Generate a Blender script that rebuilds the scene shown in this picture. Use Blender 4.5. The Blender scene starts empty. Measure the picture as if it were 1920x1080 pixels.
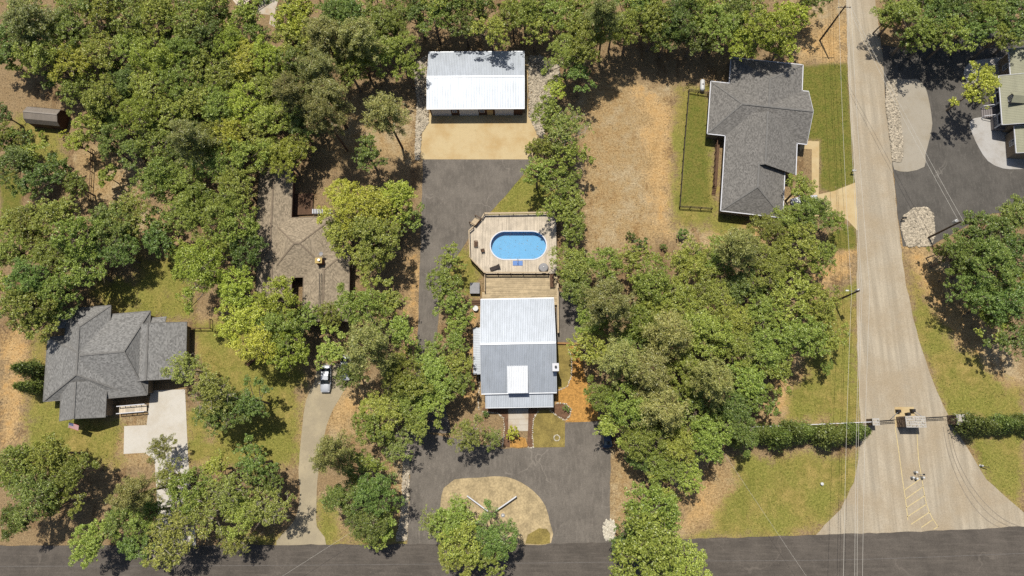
import bpy, bmesh, math, random
import numpy as np
from mathutils import Vector, Matrix
from mathutils.geometry import delaunay_2d_cdt
random.seed(7); rng = np.random.default_rng(11)
R_ = math.radians
scene = bpy.context.scene
C0 = scene.collection

# ---------------------------------------------------------------- camera
FOC, HGT = 1250.0, 120.0            # focal length in photo pixels (1920 wide), flying height in metres
NADIR = (985, 820)                  # photo pixel straight under the drone
_dn = np.array([NADIR[0] - 960, 540 - NADIR[1], -FOC]); _dn /= np.linalg.norm(_dn)
_Z = -_dn; _Y = np.array([0, 1., 0]); _Y -= _Z * _Y.dot(_Z); _Y /= np.linalg.norm(_Y); _X = np.cross(_Y, _Z)
ROT = np.array([_X, _Y, _Z])
cam_d = bpy.data.cameras.new('camera'); cam = bpy.data.objects.new('camera', cam_d); C0.objects.link(cam)
cam_d.sensor_width = 36; cam_d.lens = FOC * 36 / 1920; cam_d.clip_start = 0.5; cam_d.clip_end = 3000
cam.matrix_world = Matrix([list(ROT[0]) + [0], list(ROT[1]) + [0], list(ROT[2]) + [HGT], [0, 0, 0, 1]])
scene.camera = cam

# ---------------------------------------------------------------- sky, sun, exposure
SUN_EL = 69.0
SUN_H = np.array([-0.34, 1.0]); SUN_H /= np.linalg.norm(SUN_H)      # horizontal direction towards the sun
w = bpy.data.worlds.new('World'); scene.world = w; w.use_nodes = True
nt = w.node_tree; bg = nt.nodes['Background']
sky = nt.nodes.new('ShaderNodeTexSky'); sky.sky_type = 'NISHITA'; sky.sun_disc = False
sky.sun_elevation = R_(SUN_EL); sky.sun_rotation = math.atan2(SUN_H[0], SUN_H[1])
sky.dust_density = 1.5
nt.links.new(sky.outputs[0], bg.inputs[0]); bg.inputs[1].default_value = 0.085
sd = bpy.data.lights.new('sun', 'SUN'); sd.energy = 4.9; sd.angle = R_(0.53); sd.color = (1, .955, .87)
sun = bpy.data.objects.new('sun', sd); C0.objects.link(sun)
_s = Vector((SUN_H[0] * math.cos(R_(SUN_EL)), SUN_H[1] * math.cos(R_(SUN_EL)), math.sin(R_(SUN_EL))))
sun.rotation_euler = _s.to_track_quat('Z', 'Y').to_euler(); sun.location = (0, 0, 200)
vs = scene.view_settings; vs.view_transform = 'Standard'; vs.look = 'None'; vs.gamma = 1; vs.use_curve_mapping = False
vs.exposure = 0.3
scene.render.engine = 'CYCLES'; scene.cycles.max_bounces = 6; scene.cycles.diffuse_bounces = 3
scene.cycles.transparent_max_bounces = 12; scene.cycles.use_denoising = False

def G(px, py, z=0.0):
    """ground position (metres) of a photo pixel, for a point z metres above the ground"""
    d = ROT @ np.array([px - 960, 540 - py, -FOC]); t = (z - HGT) / d[2]
    return float(d[0] * t), float(d[1] * t)
def MPP(px, py, z=0.0):
    d = ROT @ np.array([px - 960, 540 - py, -FOC]); return float((z - HGT) / d[2])

# ---------------------------------------------------------------- materials
KEXP = 2.0
def lin(c): c /= 255.; return c / 12.92 if c <= .04045 else ((c + .055) / 1.055) ** 2.4
def C(r, g, b, k=None):
    k = k or KEXP
    return tuple(min(.85, lin(v) / k) for v in (r, g, b)) + (1,)
MATS = {}
class NT:
    def __init__(s, name):
        s.m = bpy.data.materials.new(name); s.m.use_nodes = True; s.t = s.m.node_tree
        s.b = s.t.nodes['Principled BSDF']; s.out = s.t.nodes['Material Output']
    def n(s, ty, **k):
        nd = s.t.nodes.new(ty)
        for a, v in k.items(): setattr(nd, a, v)
        return nd
    def l(s, a, b): s.t.links.new(a, b)
    def coords(s, scale=(1, 1, 1), which='Object', rot=0):
        tc = s.n('ShaderNodeTexCoord'); mp = s.n('ShaderNodeMapping'); mp.inputs['Scale'].default_value = scale
        mp.inputs['Rotation'].default_value = (0, 0, rot)
        s.l(tc.outputs[which], mp.inputs['Vector']); return mp.outputs[0]
    def noise(s, scale, detail=4, rough=.6, vec=None, stretch=None, rot=0):
        nd = s.n('ShaderNodeTexNoise'); nd.inputs['Scale'].default_value = scale; nd.inputs['Detail'].default_value = detail
        nd.inputs['Roughness'].default_value = rough
        s.l(vec if vec is not None else s.coords(stretch or (1, 1, 1), rot=rot), nd.inputs['Vector']); return nd.outputs['Fac']
    def ramp(s, fac, lo, hi, a=0., b=1.):
        mr = s.n('ShaderNodeMapRange'); mr.interpolation_type = 'SMOOTHSTEP'
        for k, v in zip((1, 2, 3, 4), (lo, hi, a, b)): mr.inputs[k].default_value = v
        s.l(fac, mr.inputs[0]); return mr.outputs[0]
    def mix(s, fac, a, b, blend='MIX'):
        mx = s.n('ShaderNodeMix', data_type='RGBA', blend_type=blend)
        for i, v in ((0, fac), (6, a), (7, b)):
            if hasattr(v, 'is_linked') or isinstance(v, bpy.types.NodeSocket): s.l(v, mx.inputs[i])
            else: mx.inputs[i].default_value = v
        return mx.outputs[2]
    def math(s, op, a, b=0.):
        nd = s.n('ShaderNodeMath', operation=op)
        for i, v in ((0, a), (1, b)):
            if isinstance(v, bpy.types.NodeSocket): s.l(v, nd.inputs[i])
            else: nd.inputs[i].default_value = v
        return nd.outputs[0]
    def bump(s, h, strength=.3, dist=.05):
        bp = s.n('ShaderNodeBump'); bp.inputs['Strength'].default_value = strength; bp.inputs['Distance'].default_value = dist
        s.l(h, bp.inputs['Height']); s.l(bp.outputs[0], s.b.inputs['Normal'])
    def fin(s, col=None, rough=.8, metal=0., spec=.3):
        if col is not None:
            if isinstance(col, bpy.types.NodeSocket): s.l(col, s.b.inputs['Base Color'])
            else: s.b.inputs['Base Color'].default_value = col
        s.b.inputs['Roughness'].default_value = rough; s.b.inputs['Metallic'].default_value = metal
        s.b.inputs['Specular IOR Level'].default_value = spec
        MATS[s.m.name] = s.m; return s.m
def scaled(c, k): return tuple(v * k for v in c[:3]) + (1,)
def M(name, rgb, rough=.8, var=.12, scale=2., metal=0., spec=.3, fine=14., island=0., bump=0., stretch=None, rot=0):
    t = NT(name); c = C(*rgb)
    col = t.mix(t.ramp(t.noise(scale, 5, .65, stretch=stretch, rot=rot), .3, .7), scaled(c, 1 - var), scaled(c, 1 + var))
    f = t.noise(fine, 3, .7)
    col = t.mix(t.ramp(f, .25, .75), scaled((1, 1, 1), 1 - var * .9), scaled((1, 1, 1), 1 + var * .6), 'MIX') if False else t.mix(1.0, col, t.mix(t.ramp(f, .25, .75), scaled((1, 1, 1), 1 - var), scaled((1, 1, 1), 1 + var)), 'MULTIPLY')
    if island:
        g = t.n('ShaderNodeNewGeometry')
        col = t.mix(1.0, col, t.mix(g.outputs['Random Per Island'], scaled((1, 1, 1), 1 - island), scaled((1, 1, 1), 1 + island)), 'MULTIPLY')
    if bump: t.bump(f, bump, .03)
    return t.fin(col, rough, metal, spec)

def build_materials():
    # ground: litter / straw / grass / clay patches blended by where each really grows
    t = NT('ground')
    def at(n): a = t.n('ShaderNodeAttribute'); a.attribute_name = n; return a.outputs['Fac']
    big = t.noise(.12, 5, .65); mid = t.noise(.6, 6, .7); fine = t.noise(2.4, 6, .75); spk = t.noise(5, 3, .8)
    wide = t.noise(.22, 5, .6)
    def mask(a, k=1.):
        j = t.math('ADD', t.math('MULTIPLY', t.math('SUBTRACT', wide, .5), k * 1.7), t.math('ADD', t.math('MULTIPLY', t.math('SUBTRACT', mid, .5), k), t.math('MULTIPLY', t.math('SUBTRACT', fine, .5), k * .8)))
        return t.ramp(t.math('ADD', a, t.math('MULTIPLY', j, t.ramp(a, 0., .35))), .22, .8)
    lit = t.mix(t.ramp(fine, .3, .7), C(136, 114, 86), C(194, 168, 130))
    lit = t.mix(t.ramp(mid, .35, .7), lit, C(168, 142, 106))
    straw = t.mix(t.ramp(fine, .3, .7), C(158, 126, 84), C(214, 184, 136))
    straw = t.mix(t.ramp(mid, .4, .7), straw, C(190, 166, 126))
    grass = t.mix(t.ramp(fine, .3, .7), C(120, 124, 54), C(174, 168, 90))
    grass = t.mix(t.ramp(big, .4, .65), grass, t.mix(t.ramp(mid, .3, .7), C(142, 134, 68), C(190, 168, 102)))
    lush = t.mix(t.ramp(mid, .3, .7), t.mix(t.ramp(fine, .3, .7), C(100, 110, 46), C(134, 138, 64)), t.mix(t.ramp(fine, .3, .7), C(122, 118, 54), C(154, 144, 78)))
    clay = t.mix(t.ramp(fine, .3, .7), C(196, 156, 102), C(232, 198, 146))
    clay = t.mix(t.ramp(mid, .45, .75), clay, C(212, 168, 108))
    pat = t.noise(.11, 7, .68); pa2 = t.noise(.33, 7, .7, stretch=(1, .45, 1), rot=.2)
    straw = t.mix(t.math('MULTIPLY', t.ramp(pat, .48, .62), .75), straw, t.mix(t.ramp(fine, .3, .7), C(184, 164, 132), C(216, 198, 164)))
    straw = t.mix(t.math('MULTIPLY', t.ramp(pa2, .52, .66), .7), straw, t.mix(t.ramp(fine, .3, .7), C(134, 104, 70), C(182, 146, 98)))
    lit = t.mix(t.math('MULTIPLY', t.ramp(pa2, .5, .64), .7), lit, t.mix(t.ramp(fine, .3, .7), C(104, 80, 58), C(152, 122, 88)))
    clay = t.mix(t.math('MULTIPLY', t.ramp(pa2, .5, .64), .6), clay, t.mix(t.ramp(fine, .3, .7), C(170, 134, 88), C(212, 178, 124)))
    grass = t.mix(t.math('MULTIPLY', t.ramp(pa2, .5, .66), .6), grass, t.mix(t.ramp(fine, .3, .7), C(104, 110, 46), C(150, 150, 72)))
    col = t.mix(mask(at('straw')), lit, straw)
    col = t.mix(mask(at('clay')), col, clay)
    col = t.mix(mask(at('grass'), 1.), col, grass)
    col = t.mix(mask(at('lush'), .6), col, lush)
    col = t.mix(1.0, col, t.mix(t.ramp(spk, .3, .7), (.62, .62, .6, 1), (1.36, 1.34, 1.28, 1)), 'MULTIPLY')
    t.bump(fine, .6, .12); t.fin(col, .95, 0, .1)

    def asphalt(name, base, crack, k=.08, st=(1, .25, 1)):
        t = NT(name); c = C(*base)
        col = t.mix(t.ramp(t.noise(.25, 6, .65), .3, .7), scaled(c, .76), scaled(c, 1.16))
        col = t.mix(t.ramp(t.noise(2.2, 6, .7, stretch=st, rot=.02), .45, .75), col, scaled(c, 1.3))
        col = t.mix(1.0, col, t.mix(t.ramp(t.noise(6, 3, .8), .25, .75), (.78,) * 3 + (1,), (1.22,) * 3 + (1,)), 'MULTIPLY')
        v = t.n('ShaderNodeTexVoronoi', feature='DISTANCE_TO_EDGE'); v.inputs['Scale'].default_value = k
        wv = t.n('ShaderNodeVectorMath', operation='ADD'); nn = t.n('ShaderNodeTexNoise'); nn.inputs['Scale'].default_value = .35; nn.inputs['Detail'].default_value = 5
        t.l(t.coords(), nn.inputs['Vector']); t.l(t.coords(), wv.inputs[0])
        sc = t.n('ShaderNodeVectorMath', operation='SCALE'); sc.inputs['Scale'].default_value = 4.; t.l(nn.outputs['Color'], sc.inputs[0]); t.l(sc.outputs[0], wv.inputs[1])
        t.l(wv.outputs[0], v.inputs['Vector'])
        gate = t.ramp(t.noise(.09, 3, .6), .5, .6)
        ck = t.math('MULTIPLY', t.ramp(v.outputs['Distance'], .002, .011, 1., 0.), t.math('MULTIPLY', gate, crack))
        col = t.mix(ck, col, scaled(c, 1.7))
        col = t.mix(t.math('MULTIPLY', t.ramp(t.noise(.9, 6, .7), .6, .74), .6), col, scaled(c, .66)); col = t.mix(t.math('MULTIPLY', t.ramp(t.noise(1.9, 2, .5), .68, .74), .5), col, scaled(c, 1.5))
        t.fin(col, .9, 0, .25)
    asphalt('asphalt_drive', (128, 120, 110), .6); asphalt('asphalt_road', (106, 98, 89), .5, .08, (.08, 1, 1)); asphalt('asphalt_lot', (105, 100, 93), .9, .11)
    # chip seal entrance road with worn wheel tracks along it
    t = NT('chip_seal'); c = C(206, 192, 168)
    col = t.mix(t.ramp(t.noise(1.1, 4, .6, stretch=(1, .03, 1), rot=-.03), .35, .68), scaled(c, .78), scaled(c, 1.07))
    col = t.mix(t.ramp(t.noise(.16, 5, .6), .35, .7), col, C(190, 172, 144))
    col = t.mix(1.0, col, t.mix(t.ramp(t.noise(5, 4, .8), .25, .75), (.80,) * 3 + (1,), (1.17,) * 3 + (1,)), 'MULTIPLY')
    t.fin(col, .9, 0, .2)
    def concrete(name, base, stain, amt):
        t = NT(name); c = C(*base)
        col = t.mix(t.math('MULTIPLY', t.ramp(t.noise(.22, 6, .65), .4, .72), amt), c, C(*stain))
        col = t.mix(t.ramp(t.noise(1.6, 6, .7), .5, .8), col, scaled(c, .86))
        col = t.mix(1.0, col, t.mix(t.ramp(t.noise(9, 3, .8), .25, .75), (.92,) * 3 + (1,), (1.06,) * 3 + (1,)), 'MULTIPLY')
        t.fin(col, .85, 0, .25)
    concrete('concrete_tan', (226, 202, 154), (206, 170, 112), .8)
    concrete('concrete_white', (232, 225, 212), (206, 192, 168), .6)
    concrete('concrete_grey', (182, 168, 140), (206, 190, 156), .9)
    concrete('concrete_walk', (222, 212, 196), (196, 160, 108), .9)
    concrete('median', (188, 178, 160), (174, 160, 136), .8)
    concrete('white_gravel', (206, 202, 196), (176, 166, 152), .9)
    M('mulch', (206, 154, 82), .95, .28, 2, fine=5, bump=.5)
    M('island_soil', (200, 178, 136), .95, .24, .5, fine=3)
    M('bed_soil', (128, 96, 72), .95, .25, 2, fine=7)
    M('lawn_panel', (156, 138, 76), .95, .26, .5, fine=4.5)
    M('yellow_paint', (232, 210, 154), .8, .16, 3)
    M('faded_line', (120, 114, 108), .85, .2, 2); M('tyre_mark', (160, 148, 130), .9, .15, 2)
    M('stone', (206, 192, 168), .85, .12, 2, island=.35); M('stone_white', (232, 222, 200), .85, .1, 2, island=.2)
    M('stone_brown', (150, 128, 106), .85, .15, 2, island=.45); M('mortar', (206, 200, 190), .9, .1, 3)
    # shingles: rows follow the slope's height, tabs run along the eave
    def shingle(name, base, va=.22):
        t = NT(name); c = C(*base)
        tc = t.n('ShaderNodeTexCoord'); sp = t.n('ShaderNodeSeparateXYZ'); t.l(tc.outputs['Object'], sp.inputs[0])
        nn = t.n('ShaderNodeSeparateXYZ'); t.l(tc.outputs['Normal'], nn.inputs[0])
        ax = t.math('GREATER_THAN', t.math('ABSOLUTE', nn.outputs[0]), t.math('ABSOLUTE', nn.outputs[1]))
        al = t.math('ADD', t.math('MULTIPLY', ax, sp.outputs[1]), t.math('MULTIPLY', t.math('SUBTRACT', 1., ax), sp.outputs[0]))
        row = t.math('FLOOR', t.math('DIVIDE', sp.outputs[2], .07)); tab = t.math('FLOOR', t.math('ADD', t.math('DIVIDE', al, .3), t.math('MULTIPLY', row, .37)))
        cb = t.n('ShaderNodeCombineXYZ'); t.l(row, cb.inputs[0]); t.l(tab, cb.inputs[1])
        wn = t.n('ShaderNodeTexWhiteNoise', noise_dimensions='2D'); t.l(cb.outputs[0], wn.inputs['Vector'])
        col = t.mix(wn.outputs['Value'], scaled(c, 1 - va * 1.5), scaled(c, 1 + va * 1.5))
        col = t.mix(t.ramp(t.noise(.5, 5, .6), .3, .55), t.mix(.5, scaled(c, .92), col), col)
        col = t.mix(1.0, col, t.mix(t.ramp(t.noise(22, 2, .8), .25, .75), (.82,) * 3 + (1,), (1.18,) * 3 + (1,)), 'MULTIPLY')
        t.fin(col, .9, 0, .2)
    shingle('shingle_grey', (138, 134, 128)); shingle('shingle_slate', (150, 148, 144)); shingle('shingle_tan', (174, 158, 134))
    M('shingle_cap', (136, 133, 128), .9, .15, 3); M('shingle_cap_tan', (146, 130, 110), .9, .15, 3)
    def metal(name, rgb, rough, met=.35):
        t = NT(name); c = C(*rgb)
        col = t.mix(t.ramp(t.noise(.4, 5, .6), .3, .7), scaled(c, .95), scaled(c, 1.04))
        col = t.mix(1., col, t.mix(t.ramp(t.noise(1.3, 5, .7, stretch=(1, .12, 1)), .3, .75), (1.05,) * 3 + (1,), (.88, .88, .87, 1)), 'MULTIPLY')
        col = t.mix(t.ramp(t.noise(2.1, 6, .75), .66, .78), col, scaled(c, .62))
        t.fin(col, rough, met, .5)
    metal('galvalume', (206, 213, 222), .5, .35); metal('galvalume_trim', (232, 236, 242), .45, .2)
    metal('roof_green', (172, 170, 142), .75, 0.); metal('roof_brown', (158, 146, 132), .6, 0.)
    M('white_trim', (240, 240, 244), .6, .03, 2); M('siding_tan', (160, 142, 120), .8, .08, 2); M('siding_grey', (150, 142, 140), .8, .08, 2)
    M('siding_brown', (104, 74, 58), .8, .1, 2); M('brick', (150, 100, 78), .9, .15, 4); M('door_white', (206, 206, 202), .6, .04, 2)
    M('dark_metal', (46, 42, 42), .55, .1, 4, metal=.2); M('black_plastic', (34, 34, 36), .5, .1, 4); M('steel', (196, 198, 202), .35, .05, 3, metal=.6)
    M('deck_pale', (230, 214, 190), .85, .12, .7, island=.17); M('deck_brown', (208, 186, 148), .85, .16, 1.2, island=.22)
    M('rail_wood', (214, 192, 158), .85, .12, 3, island=.08); M('timber', (186, 140, 92), .85, .15, 3); M('dark_wood', (112, 84, 62), .85, .15, 3, island=.12)
    M('pole_wood', (106, 88, 70), .85, .15, 3); M('wire_metal', (238, 232, 218), .5, .02, 1); M('fence_dark', (70, 60, 46), .8, .1, 3)
    M('cushion', (74, 66, 62), .9, .1, 3); M('white_plastic', (236, 236, 232), .5, .03, 2); M('grey_cover', (170, 168, 168), .8, .08, 2)
    M('pool_wall', (206, 214, 220), .5, .05, 2); M('pool_liner', (118, 190, 236), .6, .03, .8, fine=1.2)
    M('pool_step', (66, 128, 206), .5, .05, 3); M('cap_yellow', (214, 184, 112), .7, .1, 3)
    M('tyre', (36, 34, 34), .8, .1, 3); M('car_silver', (216, 220, 226), .35, .02, 1, metal=.15, spec=.6); M('car_white', (222, 224, 228), .3, .02, 1, spec=.6)
    M('car_dark', (60, 82, 108), .3, .02, 1, metal=.3, spec=.6); M('lamp_red', (160, 30, 26), .3, .03, 2); M('lamp_clear', (226, 226, 226), .2, .03, 2)
    M('flag_red', (196, 60, 62), .8, .05, 2); M('flag_white', (236, 230, 228), .8, .04, 2); M('flag_blue', (74, 84, 140), .8, .05, 2)
    for nm, a, b in (('grass_blade', (96, 104, 40), (176, 168, 92)), ('dead_leaf', (112, 90, 66), (208, 186, 148))):
        t = NT(nm); g = t.n('ShaderNodeNewGeometry'); t.fin(t.mix(g.outputs['Random Per Island'], C(*a), C(*b)), .9, 0, .1)
    M('bark', (148, 132, 114), .95, .25, 3, bump=.5); M('bark_pale', (196, 184, 166), .9, .18, 3); M('bark_pine', (118, 92, 74), .95, .25, 3, bump=.5)
    t = NT('glass'); t.b.inputs['Coat Weight'].default_value = .3; t.fin((.02, .026, .032, 1), .08, 0, .8)
    # pool water: tinted clear sheet with a mirror skin and small ripples
    t = NT('pool_water'); tr = t.n('ShaderNodeBsdfTransparent'); tr.inputs[0].default_value = (.92, .98, 1., 1)
    gl = t.n('ShaderNodeBsdfGlossy'); gl.inputs['Roughness'].default_value = .04
    bp = t.n('ShaderNodeBump'); bp.inputs['Strength'].default_value = .05; bp.inputs['Distance'].default_value = .05
    t.l(t.noise(1.6, 3, .5), bp.inputs['Height']); t.l(bp.outputs[0], gl.inputs['Normal'])
    fr = t.n('ShaderNodeFresnel'); fr.inputs['IOR'].default_value = 1.33; mx = t.n('ShaderNodeMixShader')
    t.l(fr.outputs[0], mx.inputs[0]); t.l(tr.outputs[0], mx.inputs[1]); t.l(gl.outputs[0], mx.inputs[2]); t.l(mx.outputs[0], t.out.inputs['Surface'])
    MATS['pool_water'] = t.m
    # foliage
    def leaf(name, a, b, trans=.2, hue=.04, bright=.5):
        t = NT(name); g = t.n('ShaderNodeNewGeometry'); oi = t.n('ShaderNodeObjectInfo')
        col = t.mix(g.outputs['Random Per Island'], C(*a, 1.6), C(*b, 1.12))
        hs = t.n('ShaderNodeHueSaturation')
        t.l(t.math('ADD', .5 - hue / 2, t.math('MULTIPLY', oi.outputs['Random'], hue)), hs.inputs['Hue'])
        r2 = t.math('FRACT', t.math('MULTIPLY', oi.outputs['Random'], 17.31))
        t.l(t.math('ADD', 1 - bright / 2, t.math('MULTIPLY', r2, bright)), hs.inputs['Value'])
        t.l(col, hs.inputs['Color']); col = hs.outputs[0]
        t.fin(col, .45, 0, .45)
        tl = t.n('ShaderNodeBsdfTranslucent'); t.l(t.mix(1., col, (1.15, 1.2, .6, 1), 'MULTIPLY'), tl.inputs[0])
        mx = t.n('ShaderNodeMixShader'); mx.inputs[0].default_value = trans
        t.l(t.b.outputs[0], mx.inputs[1]); t.l(tl.outputs[0], mx.inputs[2]); t.l(mx.outputs[0], t.out.inputs['Surface'])
    leaf('leaf_oak', (116, 134, 50), (172, 180, 84)); leaf('leaf_yellow', (146, 158, 52), (194, 198, 82))
    leaf('leaf_dark', (88, 114, 50), (142, 156, 76)); leaf('leaf_pine', (118, 126, 62), (176, 174, 98), .2)
    leaf('leaf_loose', (120, 132, 58), (172, 176, 88)); leaf('leaf_cypress', (88, 104, 44), (130, 140, 66), .2)
build_materials()

# ---------------------------------------------------------------- mesh helpers
class MB:
    def __init__(s): s.v = []; s.f = []
    def add(s, vs, fs):
        o = len(s.v); s.v += [tuple(v) for v in vs]; s.f += [tuple(i + o for i in f) for f in fs]; return s
    def box(s, x0, x1, y0, y1, z0, z1):
        return s.add([(x0, y0, z0), (x1, y0, z0), (x1, y1, z0), (x0, y1, z0), (x0, y0, z1), (x1, y0, z1), (x1, y1, z1), (x0, y1, z1)],
                     [(3, 2, 1, 0), (4, 5, 6, 7), (0, 1, 5, 4), (1, 2, 6, 5), (2, 3, 7, 6), (3, 0, 4, 7)])
    def cbox(s, cx, cy, cz, sx, sy, sz, rz=0, top=1.):
        c, n = math.cos(rz), math.sin(rz); vs = []
        for zz, k in ((-.5, 1.), (.5, top)):
            for a, b in ((-.5, -.5), (.5, -.5), (.5, .5), (-.5, .5)):
                x, y = a * sx * k, b * sy * k; vs.append((cx + x * c - y * n, cy + x * n + y * c, cz + zz * sz))
        return s.add(vs, [(3, 2, 1, 0), (4, 5, 6, 7), (0, 1, 5, 4), (1, 2, 6, 5), (2, 3, 7, 6), (3, 0, 4, 7)])
    def beam(s, p, q, w, h):
        p, q = Vector(p), Vector(q); d = (q - p).normalized(); up = Vector((0, 0, 1)) if abs(d.z) < .95 else Vector((1, 0, 0))
        a = d.cross(up).normalized() * w / 2; b = a.cross(d).normalized() * h / 2
        return s.add([p - a - b, p + a - b, p + a + b, p - a + b, q - a - b, q + a - b, q + a + b, q - a + b],
                     [(3, 2, 1, 0), (4, 5, 6, 7), (0, 1, 5, 4), (1, 2, 6, 5), (2, 3, 7, 6), (3, 0, 4, 7)])
    def tube(s, pts, rad, n=8, cap=True):
        pts = [Vector(p) for p in pts]; rad = rad if hasattr(rad, '__len__') else [rad] * len(pts); vs = []
        a = None
        for i, p in enumerate(pts):
            d = (pts[min(i + 1, len(pts) - 1)] - pts[max(i - 1, 0)]).normalized()
            if a is None: a = d.cross(Vector((0, 0, 1)) if abs(d.z) < .9 else Vector((1, 0, 0))).normalized()
            a = (a - d * a.dot(d)).normalized(); b = d.cross(a)
            vs += [p + (a * math.cos(2 * math.pi * k / n) + b * math.sin(2 * math.pi * k / n)) * rad[i] for k in range(n)]
        fs = [(i * n + k, i * n + (k + 1) % n, (i + 1) * n + (k + 1) % n, (i + 1) * n + k) for i in range(len(pts) - 1) for k in range(n)]
        if cap: fs += [tuple(range(n - 1, -1, -1)), tuple((len(pts) - 1) * n + k for k in range(n))]
        return s.add(vs, fs)
    def cyl(s, x, y, z0, z1, r, n=16, r2=None): return s.tube([(x, y, z0), (x, y, z1)], [r, r if r2 is None else r2], n)
    def lathe(s, prof, n=16, o=(0, 0, 0), sx=1., sy=1.):
        vs = [(o[0] + r * sx * math.cos(2 * math.pi * k / n), o[1] + r * sy * math.sin(2 * math.pi * k / n), o[2] + z) for r, z in prof for k in range(n)]
        fs = [(i * n + k, i * n + (k + 1) % n, (i + 1) * n + (k + 1) % n, (i + 1) * n + k) for i in range(len(prof) - 1) for k in range(n)]
        return s.add(vs, fs + [tuple(range(n - 1, -1, -1)), tuple((len(prof) - 1) * n + k for k in range(n))])
    def slab(s, poly, t):
        n = len(poly); vs = list(poly) + [(p[0], p[1], p[2] - t) for p in poly]
        return s.add(vs, [tuple(range(n)), tuple(range(2 * n - 1, n - 1, -1))] + [(i, n + i, n + (i + 1) % n, (i + 1) % n) for i in range(n)])
    def rock(s, x, y, z, r):
        k = 6; a0 = random.random() * 6; sx, sy = r * random.uniform(.8, 1.25), r * random.uniform(.65, 1.); hz = r * random.uniform(.5, .9)
        rr = [random.uniform(.8, 1.15) for _ in range(k)]; ca, sa = math.cos(a0), math.sin(a0)
        def P(q, f, zz):
            u, v = sx * f * rr[q] * math.cos(q * 1.0472), sy * f * rr[q] * math.sin(q * 1.0472); return (x + u * ca - v * sa, y + u * sa + v * ca, z + zz)
        return s.add([P(q, .9, -.02) for q in range(k)] + [P(q, 1, hz * .5) for q in range(k)] + [P(q, .5, hz) for q in range(k)],
                     [(q, (q + 1) % k, k + (q + 1) % k, k + q) for q in range(k)] + [(k + q, k + (q + 1) % k, 2 * k + (q + 1) % k, 2 * k + q) for q in range(k)] + [tuple(2 * k + q for q in range(k))])
    def mesh(s, name, fix=False, smooth=False):
        me = bpy.data.meshes.new(name); me.from_pydata(s.v, [], s.f); me.update()
        if fix:
            bm = bmesh.new(); bm.from_mesh(me); bmesh.ops.recalc_face_normals(bm, faces=bm.faces); bm.to_mesh(me); bm.free()
        if smooth: me.polygons.foreach_set('use_smooth', [True] * len(me.polygons))
        return me
    def build(s, name, mat, parent=None, fix=False, smooth=False):
        me = s.mesh(name, fix, smooth); me.materials.append(MATS[mat]); return link(name, me, parent)
def link(name, me, parent=None):
    o = bpy.data.objects.new(name, me); C0.objects.link(o)
    if parent is not None: o.parent = parent
    return o
def tag(o, label=None, cat=None, group=None, kind=None):
    for k, v in (('label', label), ('category', cat), ('group', group), ('kind', kind)):
        if v: o[k] = v
    return o
def thing(name, label, cat, loc=(0, 0, 0), rz=0, group=None, scale=None):
    o = bpy.data.objects.new(name, None); o.empty_display_size = .3; C0.objects.link(o); o.location = loc; o.rotation_euler = (0, 0, rz)
    if scale: o.scale = scale
    return tag(o, label, cat, group)
def copy_tree(o, parent=None):
    c = o.copy(); C0.objects.link(c); c.parent = parent
    for ch in o.children: copy_tree(ch, c)
    return c
def catmull(P, closed=True, step=1.2):
    P = [np.array(p, float) for p in P]; n = len(P); out = []
    for i in range(n if closed else n - 1):
        g = (lambda k: P[k % n]) if closed else (lambda k: P[min(max(k, 0), n - 1)])
        p0, p1, p2, p3 = g(i - 1), g(i), g(i + 1), g(i + 2); m = max(1, int(np.linalg.norm(p2 - p1) / step))
        for j in range(m):
            t = j / m
            out.append(.5 * ((2 * p1) + (p2 - p0) * t + (2 * p0 - 5 * p1 + 4 * p2 - p3) * t * t + (3 * p1 - p0 - 3 * p2 + p3) * t ** 3))
    if not closed: out.append(P[-1])
    return out
def subdiv(P, step=1.2, closed=True):
    P = [np.array(p, float) for p in P]; out = []; n = len(P)
    for i in range(n if closed else n - 1):
        a, b = P[i], P[(i + 1) % n]; m = max(1, int(np.linalg.norm(b - a) / step)); out += [a + (b - a) * j / m for j in range(m)]
    if not closed: out.append(P[-1])
    return out
PAVED = []
def sheet(name, px, z, mat, smooth=True, jit=.05, depth=.12, world=False, kind='structure', parent=None):
    P = px if world else [G(*p) for p in px]
    P = catmull(P) if smooth else subdiv(P)
    P = [(p[0] + random.uniform(-jit, jit), p[1] + random.uniform(-jit, jit), z) for p in P]
    PAVED.append(np.array([p[:2] for p in P]))
    me = bpy.data.meshes.new(name); bm = bmesh.new(); n = len(P)
    cv, ce, cf, _a, _b, _c = delaunay_2d_cdt([Vector(p[:2]) for p in P], [(i, (i + 1) % n) for i in range(n)], [], 1, 1e-6)
    vs = [bm.verts.new((v[0], v[1], z)) for v in cv]
    for q in cf:
        q = list(q); a, b, c = (cv[i] for i in q[:3])
        if (b - a).cross(c - a) < 0: q.reverse()
        bm.faces.new([vs[i] for i in q])
    for e in [e for e in bm.edges if len(e.link_faces) == 1]:
        a, b = e.verts; l1, l2 = bm.verts.new((a.co.x, a.co.y, z - depth)), bm.verts.new((b.co.x, b.co.y, z - depth)); bm.faces.new((a, b, l2, l1))
    bm.to_mesh(me); bm.free(); me.materials.append(MATS[mat]); o = link(name, me, parent)
    if kind: o['kind'] = kind
    return o
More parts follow.
